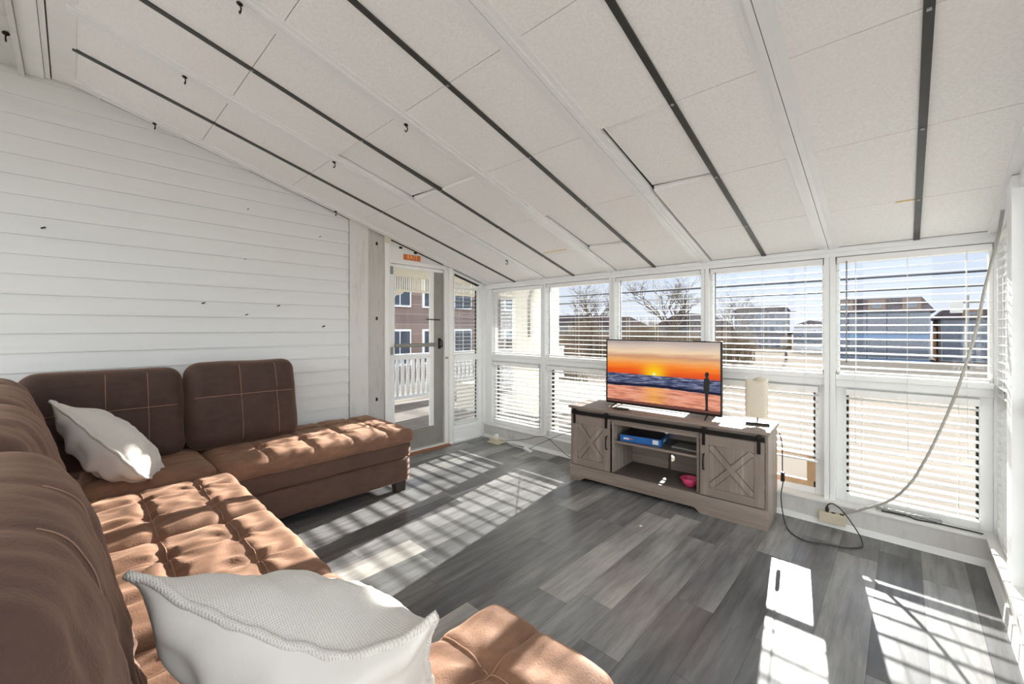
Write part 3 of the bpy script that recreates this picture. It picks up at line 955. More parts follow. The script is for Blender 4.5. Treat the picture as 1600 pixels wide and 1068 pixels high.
# sliding doors
def barn_door(xc, w, hx):
    z0, z1 = 0.142, 0.575
    y0, y1 = -D2 - 0.004, -D2 + 0.012
    d = MB().box(xc - w / 2, xc + w / 2, y0 + 0.006, y1, z0, z1).build('door', 'oak_z', st, 0.001)
    fr_ = 0.058
    MB().box(xc - w / 2, xc - w / 2 + fr_, y0 - 0.004, y0 + 0.006, z0, z1).build('stile', 'oak_z', d, 0.0015)
    MB().box(xc + w / 2 - fr_, xc + w / 2, y0 - 0.004, y0 + 0.006, z0, z1).build('stile', 'oak_z', d, 0.0015)
    MB().box(xc - w / 2 + fr_, xc + w / 2 - fr_, y0 - 0.004, y0 + 0.006, z0, z0 + fr_).build('rail', 'oak_x', d, 0.0015)
    MB().box(xc - w / 2 + fr_, xc + w / 2 - fr_, y0 - 0.004, y0 + 0.006, z1 - fr_ - 0.01, z1).build('rail', 'oak_x', d, 0.0015)
    ax0, ax1 = xc - w / 2 + fr_, xc + w / 2 - fr_
    az0, az1 = z0 + fr_, z1 - fr_ - 0.01
    for sgn in (1, -1):
        dx, dz = ax1 - ax0, az1 - az0
        L_ = math.hypot(dx, dz)
        m_ = MB().obox(((ax0 + ax1) / 2, y0 + 0.001 + (0.001 if sgn > 0 else 0), (az0 + az1) / 2), (dx, 0, sgn * dz), (0, 1, 0), (-sgn * dz, 0, dx), L_ / 2 - 0.016, 0.005, 0.019)
        bro = m_.build('cross_brace', 'oak_z', d, 0.0015)
        ux, uz = dx / L_, sgn * dz / L_
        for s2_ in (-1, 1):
            MB().obox(((ax0 + ax1) / 2 - uz * s2_ * 0.0205, y0 + 0.0052, (az0 + az1) / 2 + ux * s2_ * 0.0205), (dx, 0, sgn * dz), (0, 1, 0), (-sgn * dz, 0, dx), L_ / 2 - 0.03, 0.0014, 0.0016).build('groove', 'brace_shadow', bro)  # flush dark strips painting shadow gaps along the brace edges
    m_ = MB().tube([(hx, y0 - 0.004, 0.325), (hx, y0 - 0.024, 0.332), (hx, y0 - 0.030, 0.36), (hx, y0 - 0.030, 0.40), (hx, y0 - 0.024, 0.428), (hx, y0 - 0.004, 0.435)], 0.0055, 8)
    m_.build('handle', 'black_metal', d)
    return d
LD = barn_door(-0.555, 0.36, -0.395)
RD = barn_door(0.535, 0.40, 0.362)
RD.location.y -= 0.0
MB().box(-W2 + 0.02, W2 - 0.02, -D2 - 0.014, -D2 - 0.008, 0.583, 0.612).build('sliding_rail', 'black_metal', st, 0.001)
for x in (-0.705, -0.40, 0.362, 0.705):
    m_ = MB().box(x - 0.010, x + 0.010, -D2 - 0.021, -D2 - 0.014, 0.50, 0.625)
    m_.tube([(x, -D2 - 0.028, 0.612), (x, -D2 - 0.012, 0.612)], 0.017, 12)
    m_.build('hanger', 'black_metal', st, 0.001)
WLOC[st.name] = Vector((SX, SY, 0))
st.rotation_euler.z = ST_ROT
def stp(lx, ly, z=0.0):
    c_, s_ = cos(ST_ROT), sin(ST_ROT)
    return (SX + lx * c_ - ly * s_, SY + lx * s_ + ly * c_, z)

# ------------------------------------------------------------------ television
tv = thing('television', 'flat television showing a sunset beach, on the grey stand', 'television', stp(-0.035, -0.0, HT))
WLOC[tv.name] = Vector((0, 0, 0))
TW, TZ0, TZ1 = 0.478, 0.026, 0.583
m_ = MB().box(-TW, TW, -0.012, 0.012, TZ0, TZ1)
m_.box(-TW * 0.72, TW * 0.72, 0.012, 0.05, TZ0 + 0.02, TZ0 + 0.30)
m_.build('body', 'black_plastic', tv, 0.003)
m_ = MB()
bz = 0.009
m_.box(-TW, TW, -0.0175, -0.012, TZ1 - bz, TZ1)
m_.box(-TW, TW, -0.0175, -0.012, TZ0, TZ0 + 0.017)
m_.box(-TW, -TW + bz, -0.0175, -0.012, TZ0 + 0.017, TZ1 - bz)
m_.box(TW - bz, TW, -0.0175, -0.012, TZ0 + 0.017, TZ1 - bz)
m_.build('bezel', 'black_metal', tv)
sx0, sx1, sz0, sz1 = -TW + bz, TW - bz, TZ0 + 0.017, TZ1 - bz
me = bpy.data.meshes.new('screen')
me.from_pydata([(sx0, 0, sz0), (sx1, 0, sz0), (sx1, 0, sz1), (sx0, 0, sz1)], [], [(0, 1, 2, 3)])
ul = me.uv_layers.new(name='UVMap')
for li, uvc in zip(range(4), ((0, 0), (1, 0), (1, 1), (0, 1))):
    ul.data[li].uv = uvc
me.materials.append(M['screen_picture'])
scr = bpy.data.objects.new('screen', me); COL.objects.link(scr); scr.parent = tv; scr.location = (0, -0.0135, 0)
WLOC['screen'] = Vector((0, -0.0135, 0))
# standing figure in the picture, a dark silhouette in the plane of the screen
def fig(u, v): return (sx0 + (sx1 - sx0) * u, sz0 + (sz1 - sz0) * v)
sil = [(0.882, 0.03), (0.888, 0.07), (0.886, 0.18), (0.884, 0.26), (0.876, 0.30), (0.872, 0.36), (0.874, 0.43), (0.876, 0.47), (0.884, 0.495), (0.890, 0.50),
       (0.884, 0.52), (0.882, 0.545), (0.888, 0.572), (0.898, 0.58), (0.909, 0.573), (0.914, 0.55), (0.912, 0.525), (0.906, 0.505), (0.914, 0.49), (0.918, 0.46), (0.926, 0.43),
       (0.938, 0.436), (0.940, 0.425), (0.928, 0.412), (0.918, 0.41), (0.916, 0.36), (0.914, 0.31), (0.913, 0.28), (0.908, 0.25), (0.906, 0.16), (0.906, 0.07), (0.912, 0.03)]
m_ = MB().prism([fig(*p) for p in sil], 'Y', -0.0143, -0.0138)
m_.build('screen_figure', 'black_plastic', tv, label='black silhouette of a person standing on the shore')
for s_ in (-1, 1):
    fx = s_ * 0.375
    m_ = MB()
    m_.tube([(fx, 0.0, TZ0 + 0.006), (fx + s_ * 0.012, -0.10, 0.006)], [0.008, 0.006], 8)
    m_.tube([(fx, 0.0, TZ0 + 0.006), (fx + s_ * 0.012, 0.10, 0.006)], [0.008, 0.006], 8)
    m_.build('foot', 'black_plastic', tv)
WLOC[tv.name] = Vector(tv.location)
tv.rotation_euler.z = 0.0

# things on and in the stand
lp = thing('table_lamp', 'small lamp with cream fabric shade and black base on the stand', 'lamp', stp(0.66, 0.02, HT))
WLOC[lp.name] = Vector((0, 0, 0))
m_ = MB().obox((0, 0, 0.009), (1, 0.25, 0), (-0.25, 1, 0), (0, 0, 1), 0.072, 0.048, 0.009)
m_.build('base', 'black_plastic', lp, 0.003)
MB().tube([(0, 0, 0.015), (0, 0, 0.09)], 0.005, 10).build('stem', 'grey_metal', lp)
# rounded three-sided shade with a dipping upper rim
vs = []; fs = []
segn = 36; rows = 10
for r_ in range(rows + 1):
    for q in range(segn):
        a = 2 * pi * q / segn
        tri = 0.064 + 0.012 * cos(3 * (a + 0.55)) + 0.003 * cos(6 * (a + 0.55))
        top = 0.318 + 0.010 * cos(3 * (a + 0.55))
        z_ = 0.055 + (top - 0.055) * r_ / rows
        rr = tri * (1.0 + 0.02 * sin(pi * r_ / rows))
        vs.append((rr * cos(a), rr * sin(a), z_))
for r_ in range(rows):
    for q in range(segn):
        q2 = (q + 1) % segn
        fs.append((r_ * segn + q, r_ * segn + q2, (r_ + 1) * segn + q2, (r_ + 1) * segn + q))
n0 = len(vs)
vs.append((0, 0, 0.298))
for q in range(segn):
    fs.append((rows * segn + q, rows * segn + (q + 1) % segn, n0))
MB().add(vs, fs, True).build('lamp_shade', 'lamp_shade', lp)
WLOC[lp.name] = Vector(lp.location)
lp.rotation_euler.z = 0.0

rc = MB().lathe([(0.001, 0.0), (0.055, 0.0), (0.065, 0.006), (0.06, 0.012), (0.001, 0.010)], (0, 0, 0), 20)
o = rc.build('remote_control', 'black_plastic', None, label='flat black remote lying on the stand before the television', cat='remote')
o.scale = (1.15, 0.45, 1.0); o.location = stp(-0.315, -0.115, HT); o.rotation_euler.z = 0.1

bx_ = thing('board_game_box', 'blue box with dark lid on the middle shelf of the stand', 'box', stp(-0.155, -0.015, 0.402))
WLOC[bx_.name] = Vector((0, 0, 0))
MB().box(-0.165, 0.165, -0.12, 0.12, 0.0, 0.052).build('box_body', 'blue_card', bx_, 0.002)
MB().box(-0.162, 0.162, -0.117, 0.117, 0.052, 0.0545).build('lid_print', 'dark_card', bx_)
MB().box(-0.135, -0.09, -0.1212, -0.120, 0.018, 0.032).build('white_print', 'label_white', bx_)
MB().box(-0.085, -0.06, -0.1212, -0.120, 0.020, 0.030).build('red_print', 'pale_red', bx_)
MB().box(0.10, 0.145, -0.1212, -0.120, 0.010, 0.044).build('price_label', 'label_white', bx_)
MB().box(0.1652, 0.1658, -0.05, 0.03, 0.015, 0.035).build('side_print', 'label_white', bx_)
WLOC[bx_.name] = Vector(bx_.location)
bx_.rotation_euler.z = ST_ROT + radians(6)

o = MB().box(-0.10, 0.10, -0.07, 0.07, 0, 0.012).build('notebook', 'grey_metal', None, 0.002, label='thin grey notebook at the right of the middle shelf', cat='notebook')
o.location = stp(0.195, -0.02, 0.402); o.rotation_euler.z = ST_ROT - 0.1
o = MB().lathe([(0.001, 0.0), (0.030, 0.0), (0.050, 0.025), (0.062, 0.062), (0.060, 0.066), (0.057, 0.062), (0.045, 0.025), (0.027, 0.007), (0.001, 0.006)], (0, 0, 0), 28).build(
    'bowl', 'pink_plastic', None, label='pink plastic bowl on the bottom of the stand', cat='bowl')
o.location = stp(0.232, -0.10, 0.14)
o = MB().lathe([(0.001, 0), (0.020, 0), (0.024, 0.012), (0.016, 0.022), (0.001, 0.024)], (0, 0, 0), 16).build(
    'toy', 'pink_plastic', None, label='tiny pink lump lying left of the pink bowl', cat='toy')
o.location = stp(0.15, 0.02, 0.14); o.scale = (1.4, 0.8, 1)

# ------------------------------------------------------------------ sofa
def cushion(name, mat, parent, center, ax, ay, az, hx, hy, hz, r, su=(), sv=(), groove=0.012, bulge=0.02, btn=0.018, res=0.02, seed=0, wr=0.006, droop=0.0, stitch=True):
    """rounded block; local z (az) is the tufted face. su / sv: seam positions along local x / y"""
    ax, ay, az = Vector(ax).normalized(), Vector(ay).normalized(), Vector(az).normalized()
    C = Vector(center)
    nx, ny, nz = max(4, int(2 * hx / res)), max(4, int(2 * hy / res)), max(4, int(2 * hz / res))
    buttons = [(a, b) for a in su for b in sv]
    def height(x, y):
        fx, fy = min(1, abs(x) / hx), min(1, abs(y) / hy)
        h = bulge * (1 - fx ** 3) * (1 - fy ** 3)
        g = 0
        for a in su: g = max(g, math.exp(-((x - a) / 0.020) ** 2))
        for b in sv: g = max(g, math.exp(-((y - b) / 0.020) ** 2))
        h -= groove * g
        for q, (a, b) in enumerate(buttons):
            d = math.hypot(x - a, y - b)
            th = math.atan2(y - b, x - a)
            h -= btn * math.exp(-(d / 0.035) ** 2)
            h += wr * math.exp(-d / 0.11) * cos(7 * th + q * 2.1 + seed) * (d / (d + 0.03))
        h += 0.55 * wr * noise.noise(Vector((x * 9 + seed * 3.1, y * 9, seed)))
        h += 0.35 * wr * noise.noise(Vector((x * 26 + seed, y * 15, seed * 2.0)))
        return h
    def shape(p):
        x, y, z = p
        q = Vector((max(-hx + r, min(hx - r, x)), max(-hy + r, min(hy - r, y)), max(-hz + r, min(hz - r, z))))
        d = Vector(p) - q
        if d.length > 1e-6:
            d.normalize()
            P = q + d * r
        else:
            P = Vector(p); d = Vector((0, 0, 1 if z > 0 else -1))
        w = max(0.0, min(1.0, (d.z + 0.15) / 0.8)) if z > -hz * 0.2 else 0.0
        nn = noise.noise(Vector((P.x * 6 + seed, P.y * 6, P.z * 6))) * 0.006
        P = P + d * nn
        P.z += w * height(P.x, P.y)
        P.z -= droop * (P.y / hy) ** 2 if droop else 0
        return P
    vid = {}; vs = []; fs = []
    def vert(i, j, k_):
        key = (i, j, k_)
        if key not in vid:
            # spread grid lines evenly
            p = ((2 * i / nx - 1) * hx, (2 * j / ny - 1) * hy, (2 * k_ / nz - 1) * hz)
            vid[key] = len(vs)
            P = shape(p)
            vs.append(C + ax * P.x + ay * P.y + az * P.z)
        return vid[key]
    for i in range(nx):
        for j in range(ny):
            for k_ in (0, nz):
                fs.append((vert(i, j, k_), vert(i + 1, j, k_), vert(i + 1, j + 1, k_), vert(i, j + 1, k_)))
    for i in range(nx):
        for k_ in range(nz):
            for j in (0, ny):
                fs.append((vert(i, j, k_), vert(i + 1, j, k_), vert(i + 1, j, k_ + 1), vert(i, j, k_ + 1)))
    for j in range(ny):
        for k_ in range(nz):
            for i in (0, nx):
                fs.append((vert(i, j, k_), vert(i, j + 1, k_), vert(i, j + 1, k_ + 1), vert(i, j, k_ + 1)))
    o = MB().add(vs, fs, True).build(name, mat, parent)
    if stitch:
        m_ = MB()
        def surf(x, y):
            P = shape((x, y, hz))
            return C + ax * P.x + ay * P.y + az * (P.z + 0.0012)
        for off in (0.009,):
            for a in su:
                pts = [surf(a + off, -hy + r * 0.35 + (2 * hy - r * 0.7) * t / 60) for t in range(61)]
                m_.tube(pts, 0.0013, 5)
            for b in sv:
                pts = [surf(-hx + r * 0.35 + (2 * hx - r * 0.7) * t / 60, b + off) for t in range(61)]
                m_.tube(pts, 0.0017, 5)
        if m_.v:
            m_.build('stitching', 'stitch', o)
    return o

def block(name, mat, parent, x0, x1, y0, y1, z0, z1, r=0.02, seed=0, res=0.04):
    return cushion(name, mat, parent, ((x0 + x1) / 2, (y0 + y1) / 2, (z0 + z1) / 2), (1, 0, 0), (0, 1, 0), (0, 0, 1), (x1 - x0) / 2, (y1 - y0) / 2, (z1 - z0) / 2, r, (), (), 0, 0.0, 0, res, seed, 0.004, stitch=False)

# section along the siding wall, ending in a chaise without back
s1 = thing('sofa', 'brown suede sofa section along the siding wall, ending in a tufted chaise', 'sofa', (-3.35, 1.27, 0))
block('base', 'suede_base', s1, -3.74, -2.975, 0.60, 1.93, 0.075, 0.275, 0.025, 1)
block('seat_box', 'suede_base', s1, -3.73, -2.96, 0.60, 1.935, 0.27, 0.405, 0.035, 2)
cushion('seat_cushion', 'suede', s1, (-3.335, 1.275, 0.45), (0, 1, 0), (-1, 0, 0), (0, 0, 1), 0.675, 0.405, 0.062, 0.055, (-0.40, -0.12, 0.16, 0.44), (-0.13, 0.14), 0.014, 0.018, 0.022, 0.016, 3, 0.011)
MB().prism([(-3.04, 0.0), (-2.99, 0.0), (-2.985, 0.08), (-3.08, 0.08)], 'Y', 1.80, 1.89).build('foot', 'sofa_foot', s1, 0.003)
MB().box(-3.70, -3.62, 1.80, 1.88, 0.0, 0.08).build('foot', 'sofa_foot', s1, 0.003)
MB().box(-3.08, -3.0, 0.62, 0.70, 0.0, 0.08).build('foot', 'sofa_foot', s1, 0.003)
bt = radians(13)
bz_ = Vector((cos(bt), 0, sin(bt)))     # outward normal of the backs on the wall side
bu_ = Vector((-sin(bt), 0, cos(bt)))
block('backrest_frame', 'suede_back_shaded', s1, -3.775, -3.66, 0.52, 1.20, 0.10, 0.98, 0.03, 4)
cushion('back_cushion', 'suede_wall_shaded', s1, Vector((-3.50, 0.86, 0.80)), (0, 1, 0), bu_, bz_, 0.345, 0.30, 0.10, 0.09, (-0.05, 0.18), (0.035,), 0.008, 0.03, 0.010, 0.018, 5, 0.006)

# corner section
s2 = thing('sofa', 'brown suede corner section of the sofa with the leaning cream cushion', 'sofa', (-3.35, 0.1, 0))
block('base', 'suede_base', s2, -3.74, -2.985, -0.42, 0.59, 0.075, 0.41, 0.025, 6)
cushion('seat_cushion', 'suede', s2, (-3.27, 0.315, 0.45), (1, 0, 0), (0, 1, 0), (0, 0, 1), 0.315, 0.285, 0.065, 0.055, (-0.06, 0.13), (-0.05,), 0.014, 0.018, 0.020, 0.016, 7, 0.012)
block('backrest_frame', 'suede_back_shaded', s2, -3.775, -3.66, -0.42, 0.515, 0.10, 0.98, 0.03, 8)
cushion('back_cushion', 'suede_wall_shaded', s2, Vector((-3.50, 0.145, 0.79)), (0, 1, 0), bu_, bz_, 0.365, 0.29, 0.10, 0.09, (-0.02, 0.17), (0.02,), 0.008, 0.03, 0.010, 0.018, 9, 0.006)
by_n = Vector((0, cos(bt), sin(bt)))
by_u = Vector((0, -sin(bt), cos(bt)))
def back_x(parent, xc, hw, seed, yc=-0.10, zc=0.80, hh=0.29, res=0.018, dz=0.0, seams=(-0.12, 0.12)):
    return cushion('back_cushion', 'suede_back_shaded', parent, Vector((xc, yc, zc + dz)), (-1, 0, 0), by_u, by_n, hw, hh, 0.115, 0.10, seams, (-0.14,), 0.007, 0.035, 0.012, res, seed, 0.014)
back_x(s2, -3.17, 0.20, 10, yc=-0.25, seams=())

# section towards the camera
s3 = thing('sofa', 'brown suede sofa section in the foreground with sunlit tufted seats', 'sofa', (-1.95, 0.1, 0))
block('base', 'suede_base', s3, -2.975, -0.95, -0.46, 0.61, 0.075, 0.38, 0.03, 11)
for xc, hw in ((-2.595, 0.362), (-1.865, 0.362), (-1.225, 0.272)):
    cushion('seat_cushion', 'suede', s3, (xc, 0.335, 0.415), (1, 0, 0), (0, 1, 0), (0, 0, 1), hw, 0.325, 0.06, 0.05, (-0.12, 0.13), (-0.10, 0.13), 0.013, 0.018, 0.022, 0.013, 12 + xc, 0.012)
block('backrest_frame', 'suede_back_shaded', s3, -2.975, -0.62, -0.47, -0.33, 0.10, 0.93, 0.03, 16)
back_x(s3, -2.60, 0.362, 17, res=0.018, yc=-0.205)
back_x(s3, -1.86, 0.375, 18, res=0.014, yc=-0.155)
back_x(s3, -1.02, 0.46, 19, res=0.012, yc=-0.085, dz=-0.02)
for x, y in ((-1.02, 0.5), (-1.02, -0.36), (-2.9, -0.36)):
    MB().box(x - 0.04, x + 0.04, y - 0.04, y + 0.04, 0.0, 0.08).build('foot', 'sofa_foot', s3, 0.003)

# ottoman at the near end
ot = thing('ottoman', 'tan suede tufted ottoman at the bottom of the view, beside the cream pillow', 'ottoman', (-0.71, 0.6, 0))
block('base', 'suede', ot, -0.93, -0.50, 0.26, 0.90, 0.06, 0.40, 0.04, 21)
cushion('seat_cushion', 'suede', ot, (-0.715, 0.585, 0.435), (1, 0, 0), (0, 1, 0), (0, 0, 1), 0.225, 0.335, 0.06, 0.055, (-0.02,), (0.10,), 0.010, 0.02, 0.02, 0.010, 22, 0.008)
for x in (-0.88, -0.55):
    for y in (0.32, 0.84):
        MB().box(x - 0.03, x + 0.03, y - 0.03, y + 0.03, 0, 0.065).build('foot', 'sofa_foot', ot, 0.003)

# ------------------------------------------------------------------ pillows
def pillow(label, L_, R_, down, size_d, thick, seed, sag=0.03, flip=1, puff=(1.0, 1.0)):
    """L_, R_: the two upper corners; down: direction from that edge into the pillow; knit face on the side e x down * flip"""
    L_, R_ = Vector(L_), Vector(R_)
    e = (R_ - L_)
    w = e.length
    e.normalize()
    d = Vector(down); d = (d - e * d.dot(e)).normalized()
    nrm = e.cross(d) * flip
    t = thing('throw_pillow', label, 'pillow', (L_ + R_) / 2 + d * size_d * 0.98)
    Nn = 56
    def surf(u, v, side):
        # u,v in -1..1 ; edges bow in between the corners
        x = u * w / 2 * (1 - 0.10 * (1 - v * v) * abs(u))
        y = v * size_d / 2 * (1 - 0.12 * (1 - u * u) * abs(v))
        h = (max(0, 1 - abs(u) ** 2.3) ** 0.62) * (max(0, 1 - abs(v) ** 2.3) ** 0.62)
        wrk = noise.noise(Vector((u * 2.5 + seed, v * 2.5, side * 3))) * 0.16
        if side < 0:
            # gathered pleats running away from the seam
            wrk += 0.10 * sin(u * 15 + 2.5 * noise.noise(Vector((u * 3, v * 2, seed)))) * math.exp(-((v + 1) / 0.9) ** 2)
        else:
            wrk += 0.05 * noise.noise(Vector((u * 9, v * 9, seed)))
        hh = thick / 2 * h * (1 + wrk) * (puff[0] if side > 0 else puff[1])
        edge_w = 0.010 * noise.noise(Vector((u * 4 + seed, v * 4, 5)))
        P = (L_ + R_) / 2 + e * x + d * (y + size_d / 2) + nrm * (hh * side + edge_w)
        P.z -= sag * (1 - u * u) * (1 + 0.7 * u) * max(0.0, (-v)) ** 1.5
        return P
    for side, nm, mt in ((1, 'knitted_face', 'knit_cream'), (-1, 'cotton_back', 'cotton_white')):
        vs = [surf(2 * i / Nn - 1, 2 * j / Nn - 1, side) for i in range(Nn + 1) for j in range(Nn + 1)]
        fs = [(i * (Nn + 1) + j, (i + 1) * (Nn + 1) + j, (i + 1) * (Nn + 1) + j + 1, i * (Nn + 1) + j + 1) for i in range(Nn) for j in range(Nn)]
        MB().add(vs, fs, True).build(nm, mt, t)
    # thick knitted hem
    ring = []
    K = 44
    for (ua, va, ub, vb) in ((-1, -1, 1, -1), (1, -1, 1, 1), (1, 1, -1, 1), (-1, 1, -1, -1)):
        for q in range(K):
            f = q / K
            P = surf(ua + (ub - ua) * f, va + (vb - va) * f, 1)
            ring.append(P + nrm * 0.002 + Vector((0, 0, 0.003 * noise.noise(P * 40))))
    ring.append(ring[0])
    rr = [0.008 + 0.0025 * noise.noise(Vector((q * 0.4, 1, seed))) for q in range(len(ring))]
    MB().tube(ring, rr, 8).build('hem', 'knit_cream', t)
    return t
pillow('large cream knitted pillow in the foreground on the near seat', (-0.99, 0.065, 0.895), (-0.585, 0.43, 0.835), (-0.36, 0.38, -0.78), 0.47, 0.25, 3, 0.075, 1, (1.0, 1.0))
pillow('cream knitted pillow leaning in the far corner of the sofa', (-3.20, -0.08, 0.955), (-2.85, 0.255, 0.56), (-0.62, 0.42, -0.50), 0.42, 0.24, 8, 0.0, 1, (1.0, 1.15))

# ------------------------------------------------------------------ hooks
def hook(x, y, label, flat=False):
    z = (ZT if flat else ceil_z(y)) - 0.004
    t = thing('ceiling_hook', label, 'hook', (x, y, z), 'small dark hooks screwed into the ceiling')
    WLOC[t.name] = Vector((x, y, z))
    MB().lathe([(0.001, 0.0), (0.012, 0.0), (0.015, -0.007), (0.008, -0.014), (0.001, -0.016)], (x, y, z), 12).build('base_plate', 'bronze', t)
    pts = [(x, y, z - 0.01)]
    for a in range(0, 290, 20):
        q = radians(a)
        pts.append((x + 0.013 * sin(q), y, z - 0.033 + 0.013 * cos(q)))
    MB().tube(pts, 0.0032, 6).build('hook_wire', 'bronze', t)
for x, y, lb in ((-3.74, 0.39, 'dark hook at the top of the siding wall, nearest the ceiling corner'),
                 (-3.74, 1.64, 'dark hook at the top of the siding wall, above the chaise'),
                 (-2.9, 0.43, 'dark ceiling hook between the first two black channels, upper one'),
                 (-2.9, 1.26, 'dark ceiling hook between the first two black channels, beside the slipped board'),
                 (-2.9, 3.00, 'dark ceiling hook close to the corner windows'),
                 (-2.05, 0.49, 'dark ceiling hook at the top edge of the view'),
                 (-2.05, 1.30, 'dark ceiling hook between the second and third black channels')):
    hook(x, y, lb)
hook(-3.37, YT - 0.215, 'dark hook in the old flat porch boards, top left corner', True)

# yellowed foam squeezed out of two board joints
for x0, x1, y, lb in ((-0.03, 0.045, 3.05, 'yellowed foam bead in the ceiling joint, right of the tall post'), (-2.42, -2.16, 2.99, 'yellowed foam line in the ceiling joint above the second window')):
    MB().box(x0, x1, y - 0.006, y + 0.006, ceil_z(y) - 0.004, ceil_z(y) + 0.01).build('foam_bead', 'stain_tan', None, 0.002, label=lb, cat='sealant')

# ------------------------------------------------------------------ cables and power strips
def smooth(pts, n=8):
    P = [Vector(p) for p in pts]
    P = [P[0]] + P + [P[-1]]
    out = []
    for i in range(1, len(P) - 2):
        for q in range(n):
            t = q / n
            a, b, c, d = P[i - 1], P[i], P[i + 1], P[i + 2]
            out.append(0.5 * ((2 * b) + (c - a) * t + (2 * a - 5 * b + 4 * c - d) * t * t + (3 * b - a - 3 * c + d) * t ** 3))
    out.append(P[-2])
    return out
MB().tube(smooth([(-0.285, 3.47, 0.115), (-0.20, 3.46, 0.17), (-0.06, 3.46, 0.27), (0.03, 3.45, 0.40), (0.085, 3.45, 0.53), (0.14, 3.45, 0.69), (0.21, 3.44, 0.93), (0.26, 3.43, 1.15), (0.295, 3.42, 1.33), (0.32, 3.36, 1.55), (0.345, 3.2, 1.77), (0.35, 3.08, 1.90)]), 0.0072, 8).build(
    'extension_cord', 'cord_grey', None, label='white cord hanging from the ceiling post down to the socket strip', cat='cord')
ps = thing('power_strip', 'beige socket strip hanging on the low wall right of the stand', 'power strip', (-0.345, 3.49, 0.03))
MB().obox((-0.345, 3.495, 0.062), (1, 0, 0.03), (0, 1, 0), (-0.03, 0, 1), 0.072, 0.022, 0.034).build('body', 'beige_plastic', ps, 0.004)
for dx in (-0.005, 0.04):
    MB().box(-0.345 + dx, -0.345 + dx + 0.022, 3.482, 3.504, 0.0955 + dx * 0.03, 0.0975 + dx * 0.03).build('socket', 'dark_gap', ps)
lc = thing('lamp_cord', 'black cord looping over the floor from the stand to the socket strip', 'cord', (-0.4, 3.3, 0))
MB().tube(smooth([(-0.63, 3.40, 0.60), (-0.625, 3.46, 0.50), (-0.625, 3.47, 0.33), (-0.622, 3.47, 0.24), (-0.63, 3.45, 0.14), (-0.60, 3.36, 0.04), (-0.56, 3.26, 0.006), (-0.50, 3.17, 0.006), (-0.43, 3.14, 0.006), (-0.34, 3.18, 0.006), (-0.25, 3.21, 0.006), (-0.19, 3.27, 0.006), (-0.18, 3.33, 0.012), (-0.21, 3.40, 0.05), (-0.28, 3.44, 0.135), (-0.335, 3.47, 0.165), (-0.368, 3.488, 0.145), (-0.372, 3.49, 0.11)]), 0.0035, 7).build('wire', 'black_plastic', lc)
MB().box(-0.634, -0.612, 3.455, 3.485, 0.245, 0.31).build('dimmer', 'black_plastic', lc, 0.003)
MB().lathe([(0.001, 0.0), (0.010, 0.0), (0.011, 0.02), (0.006, 0.035), (0.001, 0.036)], (-0.372, 3.49, 0.0985), 12).build('plug', 'black_plastic', lc)
# left corner adapter with cords
pb = thing('power_adapter', 'cream multi-socket block on the floor in the corner by the sidelight', 'adapter', (-3.46, 3.40, 0))
MB().box(-3.55, -3.37, 3.335, 3.465, 0.0, 0.012).build('base_plate', 'beige_plastic', pb, 0.003)
MB().box(-3.525, -3.40, 3.35, 3.45, 0.012, 0.055).build('body', 'beige_plastic', pb, 0.004)
MB().prism([(-3.49, 0.055), (-3.43, 0.055), (-3.445, 0.095), (-3.475, 0.095)], 'Y', 3.385, 3.425).build('plug', 'vinyl_white', pb, 0.003)
MB().tube(smooth([(-3.43, 3.405, 0.075), (-3.35, 3.42, 0.04), (-3.2, 3.42, 0.012), (-3.05, 3.40, 0.015), (-3.0, 3.39, 0.02)]), 0.005, 7).build('cord', 'cord_white', None, label='white cord from the corner block to the flat connector', cat='cord')
MB().obox((-2.96, 3.385, 0.016), (1, -0.35, 0), (0.35, 1, 0), (0, 0, 1), 0.07, 0.02, 0.013).build('cord_connector', 'vinyl_white', None, 0.004, label='white flat socket connector on the floor below the second window', cat='connector')
MB().tube(smooth([(-3.40, 3.44, 0.03), (-3.25, 3.46, 0.05), (-3.05, 3.47, 0.10), (-2.88, 3.47, 0.16), (-2.75, 3.46, 0.17), (-2.6, 3.44, 0.11), (-2.45, 3.42, 0.05), (-2.3, 3.46, 0.012), (-2.05, 3.48, 0.006)]), 0.0032, 7).build('cord', 'black_plastic', None, label='black cord sagging along the low wall left of the stand', cat='cord')
MB().tube(smooth([(-2.93, 3.385, 0.03), (-2.88, 3.40, 0.07), (-2.75, 3.43, 0.14), (-2.6, 3.46, 0.22), (-2.4, 3.46, 0.31), (-2.25, 3.475, 0.38), (-2.1, 3.48, 0.45)]), 0.0028, 7).build('cord', 'black_plastic', None, label='thin black cord rising from the white connector to the back of the stand', cat='cord')
MB().tube(smooth([(-0.1, 3.535, 0.170), (0.02, 3.53, 0.174), (0.06, 3.52, 0.17), (0.14, 3.535, 0.17), (0.33, 3.53, 0.17)]), 0.004, 7).build('cord', 'black_plastic', None, label='short black wire lying on the sill below the wide window', cat='cord')
MB().tube(smooth([(-0.13, 3.55, 0.18), (-0.02, 3.545, 0.182), (0.08, 3.545, 0.182), (0.17, 3.55, 0.18)]), [0.004 + 0.008 * abs(sin(i * 1.7)) for i in range(25)], 8).build('debris', 'grey_metal', None, label='strip of grey dirt along the sill of the wide window', cat='debris')

# ------------------------------------------------------------------ outdoors
GZ = -1.2
MB().box(-160, 120, -60, 200, GZ - 0.1, GZ).build('ground', 'asphalt', None, label='pale bright parking ground beyond the windows', cat='ground', kind='structure')
